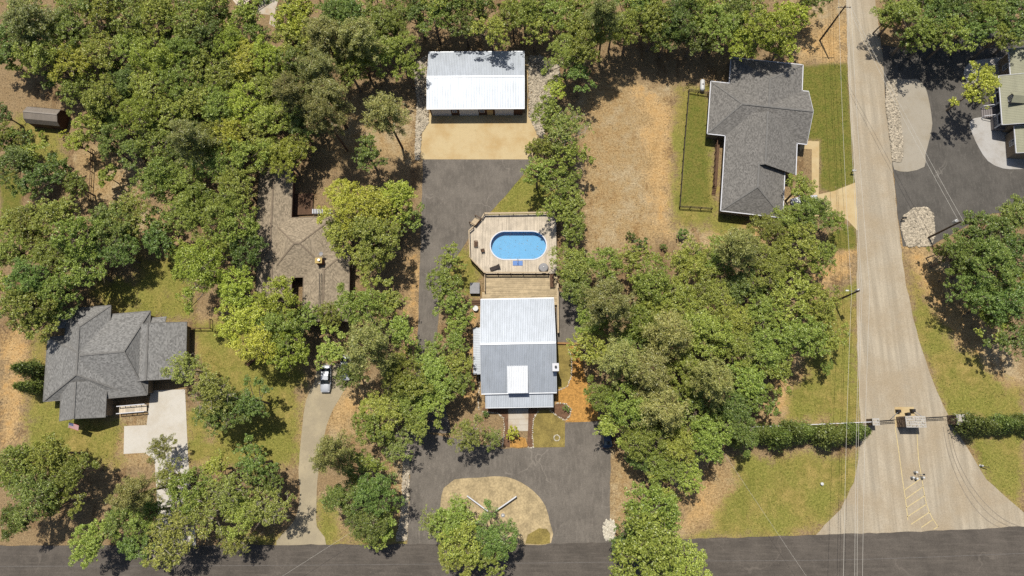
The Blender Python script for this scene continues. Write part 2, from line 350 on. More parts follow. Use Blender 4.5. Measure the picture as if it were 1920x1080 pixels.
def ribbon(name, px, width, z, mat, parent=None, smooth=True, kind='structure', depth=.003):
    P = [np.array(G(*p)) for p in px]; P = catmull(P, False, .8) if smooth else subdiv(P, .8, False); m = MB(); n = len(P); vs = []
    for i, p in enumerate(P):
        d = P[min(i + 1, n - 1)] - P[max(i - 1, 0)]; d = d / (np.linalg.norm(d) + 1e-9); a = np.array([-d[1], d[0]]) * width / 2
        vs += [(p[0] + a[0], p[1] + a[1], z), (p[0] - a[0], p[1] - a[1], z)]
    m.add(vs, [(2 * i, 2 * i + 1, 2 * i + 3, 2 * i + 2) for i in range(n - 1)])
    o = m.build(name, mat, parent, fix=True)
    if kind: o['kind'] = kind
    return o
def inside(p, poly):
    x, y = p[0], p[1]; r = False; n = len(poly)
    for i in range(n):
        (x1, y1), (x2, y2) = poly[i][:2], poly[(i + 1) % n][:2]
        if (y1 > y) != (y2 > y) and x < (x2 - x1) * (y - y1) / (y2 - y1) + x1: r = not r
    return r

# ---------------------------------------------------------------- ground
def make_ground():
    xs = np.concatenate([[-900, -400, -200], np.arange(-125, 116, .6), [200, 400, 900]]); ys = np.concatenate([[-900, -400, -150, -70], np.arange(-40, 106, .6), [150, 300, 900]])
    X, Y = np.meshgrid(xs, ys); pts = np.stack([X.ravel(), Y.ravel()], 1); nx, ny = len(xs), len(ys)
    W = {k: np.zeros(len(pts)) for k in ('straw', 'clay', 'grass', 'lush')}
    def patch(ch, px, soft=3., amt=1.):
        P = np.array([G(*p) for p in px]); ins = np.zeros(len(pts), bool); dist = np.full(len(pts), 1e9)
        for i in range(len(P)):
            a, b = P[i], P[(i + 1) % len(P)]
            c = ((a[1] > pts[:, 1]) != (b[1] > pts[:, 1])); xx = (b[0] - a[0]) * (pts[:, 1] - a[1]) / (b[1] - a[1] + 1e-12) + a[0]; ins ^= c & (pts[:, 0] < xx)
            d = b - a; t = np.clip(((pts - a) @ d) / (d @ d), 0, 1); dist = np.minimum(dist, np.linalg.norm(pts - (a + t[:, None] * d), axis=1))
        sd = np.where(ins, dist, -dist); W[ch] = np.maximum(W[ch], amt * np.clip(.5 + sd / (2 * soft), 0, 1))
    for p in [[(1105, 140), (1265, 170), (1262, 450), (1100, 470), (1085, 280)], [(560, 740), (690, 700), (700, 830), (600, 850)], [(590, 930), (650, 940), (640, 1020), (600, 1020)],
              [(150, 275), (260, 290), (255, 375), (150, 380)], [(600, 300), (780, 300), (780, 200), (640, 190)], [(1145, 850), (1190, 850), (1200, 990), (1140, 1015)], [(260, 390), (330, 390), (330, 470), (250, 450)],
              [(40, 790), (420, 800), (400, 870), (60, 880)], [(440, 640), (560, 660), (570, 860), (480, 900), (400, 800)], [(1490, 0), (1590, 0), (1590, 120), (1490, 120)],
              [(1270, 420), (1440, 410), (1430, 480), (1280, 480)], [(1440, 690), (1610, 640), (1610, 800), (1420, 800)], [(370, 590), (440, 590), (420, 680), (370, 660)], [(1270, 860), (1600, 850), (1540, 1005), (1270, 1010)],
              [(1690, 460), (1760, 460), (1920, 690), (1920, 800), (1770, 780)], [(1780, 810), (1920, 810), (1920, 980), (1850, 910)], [(640, 1000), (770, 800), (765, 1022), (640, 1022)]]: patch('straw', p)
    for p in [[(0, 612), (62, 622), (58, 700), (48, 800), (30, 830), (0, 830)], [(1190, 160), (1264, 205), (1262, 330), (1256, 440), (1225, 430), (1210, 300)], [(1325, 425), (1440, 405), (1430, 470), (1330, 472)],
              [(1548, 462), (1606, 456), (1606, 512), (1560, 545), (1545, 600), (1535, 540)], [(1688, 452), (1735, 466), (1790, 560), (1850, 690), (1830, 700), (1760, 600), (1715, 540)],
              [(1265, 925), (1345, 920), (1350, 975), (1285, 992)], [(1510, 50), (1588, 40), (1588, 120), (1500, 118)], [(866, 690), (902, 690), (902, 760), (870, 770)], [(768, 480), (790, 480), (782, 690), (764, 690)],
              [(1830, 725), (1900, 720), (1910, 755), (1840, 760)], [(1085, 640), (1120, 660), (1120, 800), (1095, 790)], [(1335, 350), (1345, 350), (1340, 405), (1326, 405)], [(600, 770), (660, 735), (700, 760), (640, 800)], [(870, 560), (902, 560), (902, 690), (872, 690)], [(1440, 620), (1480, 620), (1490, 790), (1440, 780)]]: patch('clay', p, 3.4, .8)
    for p in [[(1268, 165), (1330, 160), (1345, 400), (1400, 405), (1380, 440), (1262, 425), (1262, 330)], [(1560, 545), (1607, 530), (1612, 790), (1470, 790), (1500, 700)], [(1370, 855), (1618, 850), (1603, 925), (1530, 1003), (1290, 1010), (1330, 985), (1380, 900)],
              [(1692, 480), (1720, 520), (1770, 620), (1860, 700), (1920, 735), (1920, 785), (1772, 782), (1720, 620)], [(1800, 815), (1920, 815), (1920, 970), (1855, 910)], [(900, 330), (1045, 330), (1050, 408), (890, 410)],
              [(66, 625), (88, 625), (90, 755), (130, 760), (210, 790), (230, 800), (220, 850), (60, 860), (45, 790)], [(348, 760), (392, 770), (405, 860), (356, 870)], [(175, 520), (260, 530), (270, 590), (180, 580)], [(440, 650), (570, 660), (560, 800), (480, 850), (410, 770)],
              [(30, 215), (125, 235), (115, 300), (30, 290)], [(50, 790), (230, 800), (230, 870), (60, 880)], [(360, 600), (560, 620), (560, 860), (480, 900), (400, 860)], [(250, 480), (360, 480), (360, 600), (250, 590)], [(830, 440), (900, 480), (890, 560), (830, 520)], [(590, 940), (620, 940), (640, 1022), (606, 1022), (592, 985)], [(640, 1000), (770, 990), (765, 1022), (640, 1022)], [(460, 990), (530, 1000), (520, 1022), (440, 1022)]]: patch('grass', p, 2.2, 1.)
    for p in [[(1291, 175), (1322, 178), (1325, 250), (1330, 385), (1275, 385)], [(1500, 122), (1588, 118), (1603, 345), (1560, 360), (1538, 355), (1537, 263), (1500, 262)], [(0, 318), (36, 320), (44, 400), (0, 445)], [(1555, 435), (1606, 418), (1606, 466), (1545, 470)],
              ]: patch('lush', p, .9)
    verts = np.stack([X.ravel(), Y.ravel(), np.zeros(X.size)], 1); idx = np.arange(nx * ny).reshape(ny, nx)
    q = np.stack([idx[:-1, :-1], idx[:-1, 1:], idx[1:, 1:], idx[1:, :-1]], -1).reshape(-1, 4)
    me = bpy.data.meshes.new('ground'); me.vertices.add(len(verts)); me.vertices.foreach_set('co', verts.ravel()); me.loops.add(q.size); me.loops.foreach_set('vertex_index', q.ravel())
    me.polygons.add(len(q)); me.polygons.foreach_set('loop_start', np.arange(0, q.size, 4)); me.polygons.foreach_set('loop_total', np.full(len(q), 4)); me.update(calc_edges=True)
    for k, v in W.items(): a = me.attributes.new(k, 'FLOAT', 'POINT'); a.data.foreach_set('value', v.astype(np.float32))
    me.materials.append(MATS['ground']); o = link('ground', me); o['kind'] = 'structure'
    return xs, ys, {k: v.reshape(ny, nx) for k, v in W.items()}
GX, GY, GW = make_ground()

# ---------------------------------------------------------------- roads and paving
sheet('main_road', [(-300, 1024), (0, 1023), (400, 1022), (770, 1020), (1040, 1020), (1150, 1016), (1310, 1010), (1530, 1003), (1740, 996), (1920, 987), (2250, 968), (2250, 1085), (1920, 1104), (1200, 1112), (-300, 1112)], .05, 'asphalt_road', False, .1)
ribbon('road_seam', [(-100, 1062), (500, 1060), (950, 1056), (1300, 1052), (1600, 1049), (1950, 1036)], .10, .058, 'faded_line')
EL = [(1583, -70), (1587, 0), (1590, 150), (1597, 260), (1603, 345), (1608, 430), (1606, 540), (1607, 650), (1612, 760), (1615, 800), (1609, 860), (1600, 905), (1576, 955), (1527, 1004)]
ER = [(1925, 988), (1990, 984), (1990, 1000), (2000, 975), (1920, 962), (1850, 900), (1806, 828), (1783, 790), (1762, 745), (1740, 690), (1718, 620), (1700, 540), (1690, 470), (1681, 390), (1676, 340), (1672, 300), (1660, 200), (1655, 100), (1641, 0), (1633, -70)]
sheet('entrance_road', EL + [(1640, 1003), (1740, 1000), (1990, 984)] + ER[4:], .035, 'chip_seal', False, .09)
sheet('upper_driveway', [(793, 296), (900, 296), (1003, 296), (975, 336), (945, 370), (908, 408), (878, 448), (850, 492), (826, 560), (818, 640), (826, 720), (846, 812), (772, 812), (779, 720), (783, 640), (788, 480)], .02, 'asphalt_drive', False, .09)
sheet('circular_driveway', [(768, 806), (850, 822), (945, 841), (1058, 839), (1060, 792), (1122, 789), (1145, 850), (1143, 975), (1146, 1021), (950, 1023), (764, 1023), (768, 920)], .03, 'asphalt_drive', False, .09)
sheet('side_driveway', [(1044, 545), (1078, 552), (1090, 600), (1088, 642), (1041, 641)], .02, 'asphalt_drive', False)
sheet('drive_island', [(826, 945), (832, 915), (852, 899), (895, 896), (935, 893), (965, 899), (1000, 920), (1022, 948), (1031, 980), (1033, 1018), (960, 1021), (880, 1021), (845, 1000), (828, 975)], .06, 'island_soil', True, .03)
sheet('grass_patch', [(985, 1019), (990, 1002), (1010, 990), (1026, 992), (1031, 1000), (1031, 1018)], .066, 'lawn_panel', True, .06, depth=.01)
sheet('garage_apron', [(805, 212), (984, 212), (992, 220), (1009, 252), (996, 299), (791, 299), (788, 288), (792, 248), (804, 230)], .04, 'concrete_tan', False, .01)
sheet('garage_side_strip', [(985, 106), (990, 106), (990, 220), (985, 219)], .036, 'concrete_tan', False, .01)
sheet('house_driveway', [(283, 732), (347, 730), (353, 863), (368, 1023), (300, 1023), (290, 863), (272, 849), (232, 851), (233, 799), (275, 797)], .03, 'concrete_white', False, .01)
sheet('neighbour_driveway', [(518, 1023), (552, 975), (562, 930), (560, 880), (566, 810), (574, 750), (590, 716), (600, 684), (652, 684), (660, 708), (644, 735), (626, 765), (612, 800), (602, 850), (595, 900), (593, 950), (594, 988), (612, 1023)], .02, 'concrete_grey', True, .04)
sheet('house_driveway', [(1466, 372), (1520, 368), (1564, 358), (1604, 342), (1609, 434), (1588, 412), (1562, 404), (1464, 412)], .03, 'concrete_tan', False, .01)
sheet('front_walk', [(1497, 264), (1536, 265), (1535, 366), (1522, 366), (1522, 280), (1505, 279), (1500, 284)], .024, 'concrete_tan', False, .01)
sheet('parking_lot', [(1654, 84), (1700, 92), (1800, 70), (1980, 40), (1980, 392), (1860, 400), (1800, 430), (1745, 462), (1692, 462), (1682, 395), (1677, 338), (1672, 300), (1660, 190)], .02, 'asphalt_lot', False, .08)
sheet('median', [(1664, 152), (1700, 149), (1719, 148), (1735, 165), (1747, 220), (1745, 252), (1735, 290), (1733, 313), (1702, 322), (1676, 318), (1672, 300), (1663, 200)], .05, 'median', True, .03)
sheet('gravel_bed', [(1818, 228), (1842, 219), (1900, 219), (1960, 250), (1960, 316), (1920, 317), (1880, 316), (1852, 302), (1835, 277), (1823, 251)], .06, 'white_gravel', True, .02)
sheet('gravel_bed', [(1806, 138), (1817, 118), (1856, 110), (1900, 110), (1900, 160), (1849, 158), (1812, 153)], .06, 'white_gravel', True, .02)
sheet('bark_path', [(1043, 730), (1062, 726), (1070, 705), (1072, 672), (1066, 650), (1088, 648), (1096, 700), (1120, 770), (1122, 789), (1060, 790), (1044, 778)], .025, 'mulch', True, .05)
sheet('side_lawn', [(1042, 646), (1064, 648), (1072, 672), (1071, 705), (1064, 724), (1046, 731)], .018, 'lawn_panel', True, .03)
sheet('lawn_panel', [(1000, 839), (998, 815), (1000, 790), (1008, 770), (1032, 768), (1046, 781), (1059, 790), (1059, 838)], .04, 'lawn_panel', False, .02)
sheet('flower_bed', [(991, 764), (1010, 768), (1001, 787), (999, 815), (1000, 839), (988, 838), (990, 800)], .035, 'bed_soil', False, .03)
sheet('flower_bed', [(1034, 770), (1042, 757), (1060, 756), (1071, 768), (1068, 781), (1059, 788), (1046, 780)], .045, 'bed_soil', True, .02)
sheet('flower_bed', [(905, 771), (932, 773), (945, 785), (946, 815), (942, 838), (957, 838), (953, 764), (905, 764)], .035, 'bed_soil', False, .03)
sheet('bark_bed', [(957, 822), (970, 818), (985, 821), (990, 837), (956, 838)], .05, 'mulch', True, .02)
sheet('front_path', [(953, 762), (991, 762), (990, 808), (953, 808)], .05, 'concrete_walk', False, .005)
for k in range(1, 4): ribbon('path_joint', [(953, 764 + k * 11), (991, 763.5 + k * 11)], .03, .054, 'bed_soil', smooth=False)
sheet('gate_pad', [(1677, 763), (1713, 763), (1717, 800), (1678, 801)], .05, 'concrete_tan', False, .01)
# painted markings in front of the gate
YL = [[(1678, 801), (1684, 840), (1692, 899), (1696, 925), (1700, 956), (1702, 975)], [(1719, 808), (1722, 859), (1728, 896), (1733, 925), (1737, 946), (1748, 972), (1759, 988)],
      [(1728, 896), (1695.5, 919)], [(1731, 912), (1697.6, 935.7)], [(1734, 929), (1699, 952)], [(1736.5, 945.5), (1701, 969)], [(1743, 960), (1708, 983)], [(1749, 974), (1727, 989)], [(1759, 987), (1750, 992.5)]]
for p in YL: ribbon('yellow_marking', p, .13, .043, 'yellow_paint', smooth=len(p) > 2)
for dx in (0, 7, 13): ribbon('tyre_track', [(1768 + dx, 800), (1778 + dx, 850), (1796 + dx * 1.4, 900), (1822 + dx * 2, 945), (1850 + dx * 2.6, 975), (1876 + dx * 3.4, 990)], .13, .040, 'tyre_mark')
# river stone beds and stone edgings
def stones(name, label, px, n, r, mat, z=.05, kind='stuff', cat='stones', along=False, world=None):
    P = [G(*p) for p in px]; m = MB()
    if along:
        L = subdiv(P, r * 1.9, False)
        for p in L: m.rock(p[0] + random.uniform(-.06, .06), p[1] + random.uniform(-.06, .06), z, r * random.uniform(.7, 1.25))
    else:
        x0, x1 = min(p[0] for p in P), max(p[0] for p in P); y0, y1 = min(p[1] for p in P), max(p[1] for p in P); k = 0
        while k < n:
            p = (random.uniform(x0, x1), random.uniform(y0, y1))
            if inside(p, P): m.rock(p[0], p[1], z + random.uniform(0, .06), r * random.uniform(.55, 1.4)); k += 1
    o = m.build(name, mat); tag(o, label, cat, None, kind)
stones('river_stones', 'long narrow strip of river stones between entrance road and pale median', [(1661, 153), (1680, 152), (1684, 200), (1691, 250), (1693, 294), (1688, 304), (1673, 303), (1666, 240), (1660, 200)], 1900, .17, 'stone', .05)
stones('river_stones', 'rounded bed of pale river stones beside the utility pole by the parking lot', [(1689, 430), (1692, 407), (1712, 391), (1735, 388), (1749, 400), (1752, 440), (1745, 461), (1700, 463)], 2200, .19, 'stone', .03)
stones('river_stones', 'grey stone bank to the right of the white garage', [(991, 106), (1012, 104), (1048, 122), (1052, 160), (1030, 215), (1018, 262), (1008, 252), (992, 218)], 3000, .19, 'stone', .02)
stones('river_stones', 'narrow stone bed along the left side of the white garage', [(775, 120), (799, 105), (802, 205), (803, 232), (790, 250), (787, 300), (778, 300), (780, 240), (782, 190)], 1800, .19, 'stone', .02)
stones('river_stones', 'ragged line of pale stones left of the circular driveway', [(757, 830), (768, 806), (768, 900), (764, 1012), (742, 1015), (752, 960), (755, 900)], 1300, .17, 'stone', .03)
stones('river_stones', 'small ring of white stones where the circular driveway meets the road', [(1130, 985), (1137, 974), (1150, 974), (1156, 990), (1152, 1010), (1134, 1013)], 380, .18, 'stone_white', .03)
for lab, p in (('white stone edging left of the front path', [(905, 772), (932, 774), (944, 784), (946, 800), (945, 815), (942, 838)]), ('white stone edging right of the front path', [(1009, 771), (1001, 785), (999, 800), (998.5, 815), (1000, 838)]),
               ('white stone edging around the corner bed with a small bush', [(1032, 770), (1046, 781), (1059, 788), (1068, 781), (1071, 768), (1062, 757), (1044, 756)]), ('white stone edging between side lawn and orange bark path', [(1066, 655), (1072, 672), (1071.5, 705), (1064, 725), (1046, 732)]),
               ('white stone edging left of the metal roofed house', [(897, 705), (899, 730), (897, 750), (898, 768)]), ('stone edging at the pavement end of the right flower bed', [(1000, 839), (990, 839)])):
    stones('stone_edging', lab, p, 0, .15, 'stone_white', .04, 'stuff', 'edging', True)
m = MB(); cx, cy = G(1044, 821)
for k in range(14): m.rock(cx + .5 * math.cos(k * .449), cy + .5 * math.sin(k * .449), .04, .14)
tag(m.build('stone_ring', 'stone_white'), 'small ring of white stones on the lawn panel by the driveway', 'stone ring')

# ---------------------------------------------------------------- buildings
class House:
    def __init__(s, name, label, px, z, ang, cat='house'):
        x, y = G(*px, z); s.ang = R_(ang); s.o = (x, y); s.root = thing(name, label, cat, (x, y, 0), s.ang)
    def loc(s, px, py, z):
        x, y = G(px, py, z); x -= s.o[0]; y -= s.o[1]; c, n = math.cos(-s.ang), math.sin(-s.ang); return x * c - y * n, x * n + y * c
    def rect(s, a, b, z):
        p, q = s.loc(*a, z), s.loc(*b, z); return min(p[0], q[0]), max(p[0], q[0]), min(p[1], q[1]), max(p[1], q[1])
    def window(s, x, y, z, wd, ht, face, dark=True):
        """face: 'x-','x+','y-','y+' = which way the pane looks"""
        f = MB(); p = MB(); sg = -1 if face[1] == '-' else 1; t = .09
        def bar(a0, a1, z0, z1, m, d0, d1):
            lo, hi = sorted((sg * d0, sg * d1))
            if face[0] == 'x': m.box(x + lo, x + hi, y + a0, y + a1, z0, z1)
            else: m.box(x + a0, x + a1, y + lo, y + hi, z0, z1)
        h = wd / 2
        for a0, a1, z0, z1 in ((-h, -h + t, z, z + ht), (h - t, h, z, z + ht), (-h + t, h - t, z, z + t), (-h + t, h - t, z + ht - t, z + ht)): bar(a0, a1, z0, z1, f, 0, .10)
        bar(-.03, .03, z + t, z + ht - t, f, 0, .08); bar(-h + t, -.03, z + ht / 2 - .03, z + ht / 2 + .03, f, 0, .08); bar(.03, h - t, z + ht / 2 - .03, z + ht / 2 + .03, f, 0, .08)
        bar(-h + t, h - t, z + t, z + ht - t, p, .005, .04)
        w_ = f.build('window', 'white_trim', s.root); p.build('pane', 'glass', w_)
def slope(m, e0, e1, r1, r0, ribs=0., t=.1):
    e0, e1, r1, r0 = map(Vector, (e0, e1, r1, r0)); n = (e1 - e0).cross(r0 - e0).normalized()
    if n.z < 0: n = -n
    m.slab([e0, e1, r1, r0], t)
    if ribs:
        L = (e1 - e0).length; k = int(L / ribs); d = (e1 - e0).normalized()
        for i in range(k + 1):
            f = min(max((i + .5) / (k + 1), 0), 1); p = e0.lerp(e1, f); q = r0.lerp(r1, f); a = d * .045; b = d * .018; h = n * .028; o = n * .001
            m.add([p - a + o, p - b + h, p + b + h, p + a + o, q - a + o, q - b + h, q + b + h, q + a + o], [(0, 1, 5, 4), (1, 2, 6, 5), (2, 3, 7, 6), (0, 3, 2, 1), (4, 5, 6, 7)])
def wing(H, rc, axis, ends, ze, pitch, mat, wallm, cap, trim='white_trim', over=.45, ribs=0., gut='', wall=True, zr=None, hk=1.):
    """a gabled or hipped roof on the rectangle rc (local metres) with its walls"""
    x0, x1, y0, y1 = rc; (u0, u1, v0, v1) = (x0, x1, y0, y1) if axis == 'x' else (y0, y1, x0, x1)
    T = (lambda u, v, z: (u, v, z)) if axis == 'x' else (lambda u, v, z: (v, u, z))
    hw = (v1 - v0) / 2; vm = (v0 + v1) / 2; zr = zr or ze + hw * pitch
    hr = min(hw * hk, (u1 - u0) / 2 * .96); a = u0 + (hr if ends[0] == 'h' else 0); b = u1 - (hr if ends[1] == 'h' else 0)
    for vv in (v0, v1):
        m = MB(); slope(m, T(u0, vv, ze), T(u1, vv, ze), T(b, vm, zr), T(a, vm, zr), ribs); m.build('roof_slope', mat, H.root, True)
    for uu, rr, e in ((u0, a, ends[0]), (u1, b, ends[1])):
        if e == 'h': m = MB(); m.slab([T(uu, v0, ze), T(uu, v1, ze), T(rr, vm, zr)], .1); m.build('roof_slope', mat, H.root, True)
    m = MB(); m.beam(T(a, vm, zr + .02), T(b, vm, zr + .02), .32, .07)
    m.build('ridge_cap', cap, H.root, True)
    for uu, rr, e in ((u0, a, ends[0]), (u1, b, ends[1])):
        if e == 'h':
            for vv in (v0, v1): m = MB(); m.beam(T(uu, vv, ze + .02), T(rr, vm, zr + .02), .26, .06); m.build('hip_cap', cap, H.root, True)
    k = .09                                                        # gutters on the eaves, barge boards on the gables
    for sd, v in (('a', v0), ('b', v1)):
        if sd in gut: m = MB(); m.beam(T(u0 - .05, v + (-k if sd == 'a' else k), ze - .07), T(u1 + .05, v + (-k if sd == 'a' else k), ze - .07), .16, .16); m.build('gutter', trim, H.root, True)
    for sd, u, e, s_ in (('c', u0, ends[0], -1), ('d', u1, ends[1], 1)):
        if sd in gut:
            if e == 'h': m = MB(); m.beam(T(u + s_ * k, v0 - .05, ze - .07), T(u + s_ * k, v1 + .05, ze - .07), .16, .16); m.build('gutter', trim, H.root, True)
            else:
                for vv in (v0, v1): m = MB(); m.beam(T(u + s_ * .04, vv, ze - .06), T(u + s_ * .04, vm, zr - .06), .07, .2); m.build('barge_board', trim, H.root, True)
    if wall:
        U0, U1, V0, V1 = u0 + over, u1 - over, v0 + over, v1 - over; m = MB(); zw = ze + over * (zr - ze) / hw - .14
        m.add([T(U0, V0, 0), T(U1, V0, 0), T(U1, V1, 0), T(U0, V1, 0), T(U0, V0, zw), T(U1, V0, zw), T(U1, V1, zw), T(U0, V1, zw)], [(0, 1, 5, 4), (1, 2, 6, 5), (2, 3, 7, 6), (3, 0, 4, 7)])
        for U, e in ((U0, ends[0]), (U1, ends[1])):
            if e == 'g': m.add([T(U, V0, zw), T(U, V1, zw), T(U, vm, zr - .16)], [(0, 1, 2)])
        m.build('wall', wallm, H.root, True)
    return dict(u0=u0, u1=u1, v0=v0, v1=v1, zr=zr, a=a, b=b)

# --- metal roofed house in the middle
H = House('metal_roofed_house', 'house with ribbed silver metal roof and front porch below the pool deck', (970, 650), 3.4, 1.2)
rc = H.rect((903, 738), (1038, 559.5), 3.4); ze = 3.4; pit = .3; hw = (rc[3] - rc[2]) / 2; ym = (rc[2] + rc[3]) / 2; zr = ze + hw * pit
wing(H, rc, 'x', 'gg', ze, pit, 'galvalume', 'siding_grey', 'galvalume_trim', 'galvalume_trim', .5, .31, 'abcd')
sz = lambda y: ze + (y - rc[2]) * pit
dx0, dy1 = H.loc(950.5, 687, 5.6); dx1, _ = H.loc(989.5, 687, 5.6); zt = sz(dy1); zb = zt - .15; yb = rc[2] - .12
m = MB(); slope(m, (dx0, yb, zb), (dx1, yb, zb), (dx1, dy1 + .5, zt + .06), (dx0, dy1 + .5, zt + .06), .31); dm = m.build('dormer', 'galvalume_trim', H.root, True)
m = MB(); m.add([(dx0 + .2, yb + .3, ze), (dx0 + .2, yb + .3, zb - .1), (dx0 + .2, dy1, zt - .1), (dx1 - .2, yb + .3, ze), (dx1 - .2, yb + .3, zb - .1), (dx1 - .2, dy1, zt - .1)], [(0, 1, 2), (3, 5, 4), (0, 3, 4, 1)]); m.build('dormer_wall', 'siding_grey', dm, True)
pr = H.rect((910, 764), (1037, 738), 2.8); m = MB(); slope(m, (pr[0], pr[2], 2.72), (pr[1], pr[2], 2.72), (pr[1], rc[2] + .05, 2.98), (pr[0], rc[2] + .05, 2.98), .31); m.build('porch_roof', 'galvalume', H.root, True)
m = MB(); m.beam((pr[0], pr[2] - .07, 2.58), (pr[1], pr[2] - .07, 2.58), .14, .14); m.build('gutter', 'galvalume_trim', H.root)
m = MB(); m.box(pr[0] + .2, pr[1] - .2, pr[2] + .25, rc[2] + .6, 0, .25); m.build('porch_floor', 'dark_wood', H.root)
for k in range(6): m = MB(); x = pr[0] + .4 + k * (pr[1] - pr[0] - .8) / 5; m.cbox(x, pr[2] + .4, 1.4, .16, .16, 2.35); m.build('porch_post', 'white_trim', H.root)
lr = H.rect((887.5, 702), (904, 614), 2.9); m = MB(); slope(m, (lr[0], lr[2], 2.75), (lr[0], lr[3], 2.75), (rc[0] + .35, lr[3], 3.1), (rc[0] + .35, lr[2], 3.1), .31); m.build('side_roof', 'galvalume', H.root, True)
m = MB(); m.box(lr[0] + .3, rc[0] + .6, lr[2] + .2, lr[3] - .2, 0, 2.7); m.build('side_room_wall', 'siding_brown', H.root)
cx, cy = H.loc(1042, 688, 6); m = MB(); m.box(cx - .5, cx + .45, cy - .65, cy + .55, 0, 6.0); ch = m.build('chimney', 'siding_grey', H.root); m = MB(); m.box(cx - .58, cx + .53, cy - .73, cy + .63, 6, 6.12); m.build('chimney_cap', 'white_trim', ch)
m = MB(); m.cyl(cx, cy, 6.12, 6.5, .2, 14); m.build('flue', 'black_plastic', ch)
for x in (-4, -1.6, 1.6, 4): H.window(x, rc[2] + .5, .95, 1.1, 1.4, 'y-')
m = MB(); m.box(-.5, .5, rc[2] + .38, rc[2] + .499, .25, 2.35); m.build('front_door', 'siding_brown', H.root)

# --- long white garage
H = House('garage', 'long garage with white metal roof and three pale doors above the tan apron', (890, 150), 3.6, 0, 'garage')
rc = H.rect((800.5, 203.5), (983, 97), 3.5)
wing(H, rc, 'x', 'gg', 3.5, .2, 'galvalume', 'siding_brown', 'galvalume_trim', 'galvalume_trim', .35, .31, 'abcd')
yw = rc[2] + .35
def gx(px): return H.loc(px, 211, 1.6)[0]
for a, b in ((809, 845.5), (861, 897), (928, 963)):
    m = MB(); xa, xb = gx(a), gx(b); m.box(xa, xb, yw - .06, yw - .003, .05, 2.75); d = m.build('garage_door', 'white_trim', H.root)
    for k in range(5): m = MB(); m.box(xa + .06, xb - .06, yw - .085, yw - .061, .1 + k * .53, .56 + k * .53); m.build('door_panel', 'white_trim', d)
m = MB(); m.box(gx(913), gx(924), yw - .07, yw - .003, .05, 2.2); d = m.build('side_door', 'concrete_tan', H.root); m = MB(); m.cyl(gx(914.4), yw - .1, 1.0, 1.08, .04, 8); m.build('handle', 'steel', d)
for a in (852.5, 904): H.window(gx(a), yw, 1.3, .95, .9, 'y-')

# --- grey hipped house on the right
H = House('grey_hipped_house', 'large house with dark grey hipped shingle roof and white gutters beside the grass strip', (1430, 260), 3, -7)
def WG(a, b, ax, e, ze=3.0, gut='abcd', p=.46, **k): return wing(H, H.rect(a, b, ze), ax, e, ze, p, 'shingle_grey', 'siding_tan', 'shingle_cap', gut=gut, **k)
wb = WG((1327, 250), (1516, 172), 'x', 'hg', 3.0, 'abcd')
rn = H.rect((1368, 160), (1505, 122), 3.0); rn = (rn[0], rn[1], (wb['v0'] + wb['v1']) / 2 + .15, rn[3]); wing(H, rn, 'y', 'gh', 3.0, .46, 'shingle_grey', 'siding_tan', 'shingle_cap', gut='abd', zr=wb['zr'] - .12)
rs = H.rect((1357, 313), (1494, 262), 3.0); rs = (rs[0], rs[1], rs[2], rs[3] + 3.5); wing(H, rs, 'y', 'gg', 3.0, .46, 'shingle_grey', 'siding_tan', 'shingle_cap', gut='ab')
rg = H.rect((1348, 394), (1471, 318), 3.0); rg = (rs[0] + .02, rg[1], rg[2], rs[2] + .3); wing(H, rg, 'y', 'hg', 2.98, .46, 'shingle_grey', 'siding_tan', 'shingle_cap', gut='abc')
xw, yw_ = wb['u0'] + .45, (wb['v0'] + wb['v1']) / 2
for dy in (-3.2, 0, 3.0): H.window(xw, yw_ + dy, .9, 1.2, 1.5, 'x-')
for k in range(3): H.window(rs[0] + .45, rs[2] - 3 + k * 3.4, 1.0, 1.0, 1.4, 'x-')
for k in range(2): H.window(rg[0] + 3 + k * 5, rg[2] + .45, 1.0, 1.3, 1.3, 'y-')
m = MB(); m.box(rg[1] - .448, rg[1] - .40, rg[2] + 1.2, rg[2] + 6, .05, 2.5); m.build('garage_door', 'door_white', H.root)
# side deck with steps
dk = H.rect((1337, 349), (1350, 262), .8); m = MB(); n = int((dk[3] - dk[2]) / .15)
for i in range(n): m.box(dk[0], dk[1], dk[2] + i * .15, dk[2] + i * .15 + .14, .72, .78)
d = m.build('side_deck', 'dark_wood', H.root); tag(d, kind='stuff')
for k in range(5): m = MB(); m.box(dk[0], dk[1], dk[2] - .3 * (k + 1), dk[2] - .3 * k - .03, .6 - .14 * k, .66 - .14 * k); m.build('step', 'dark_wood', d)
for k in range(8): m = MB(); y = dk[2] + k * (dk[3] - dk[2]) / 7; m.cbox(dk[0] + .05, y, .9, .1, .1, 1.8); m.build('rail_post', 'dark_wood', d)
m = MB(); m.beam((dk[0] + .05, dk[2], 1.8), (dk[0] + .05, dk[3], 1.8), .12, .06); m.beam((dk[0] + .05, dk[2], 1.3), (dk[0] + .05, dk[3], 1.3), .05, .08); m.build('handrail', 'dark_wood', d)

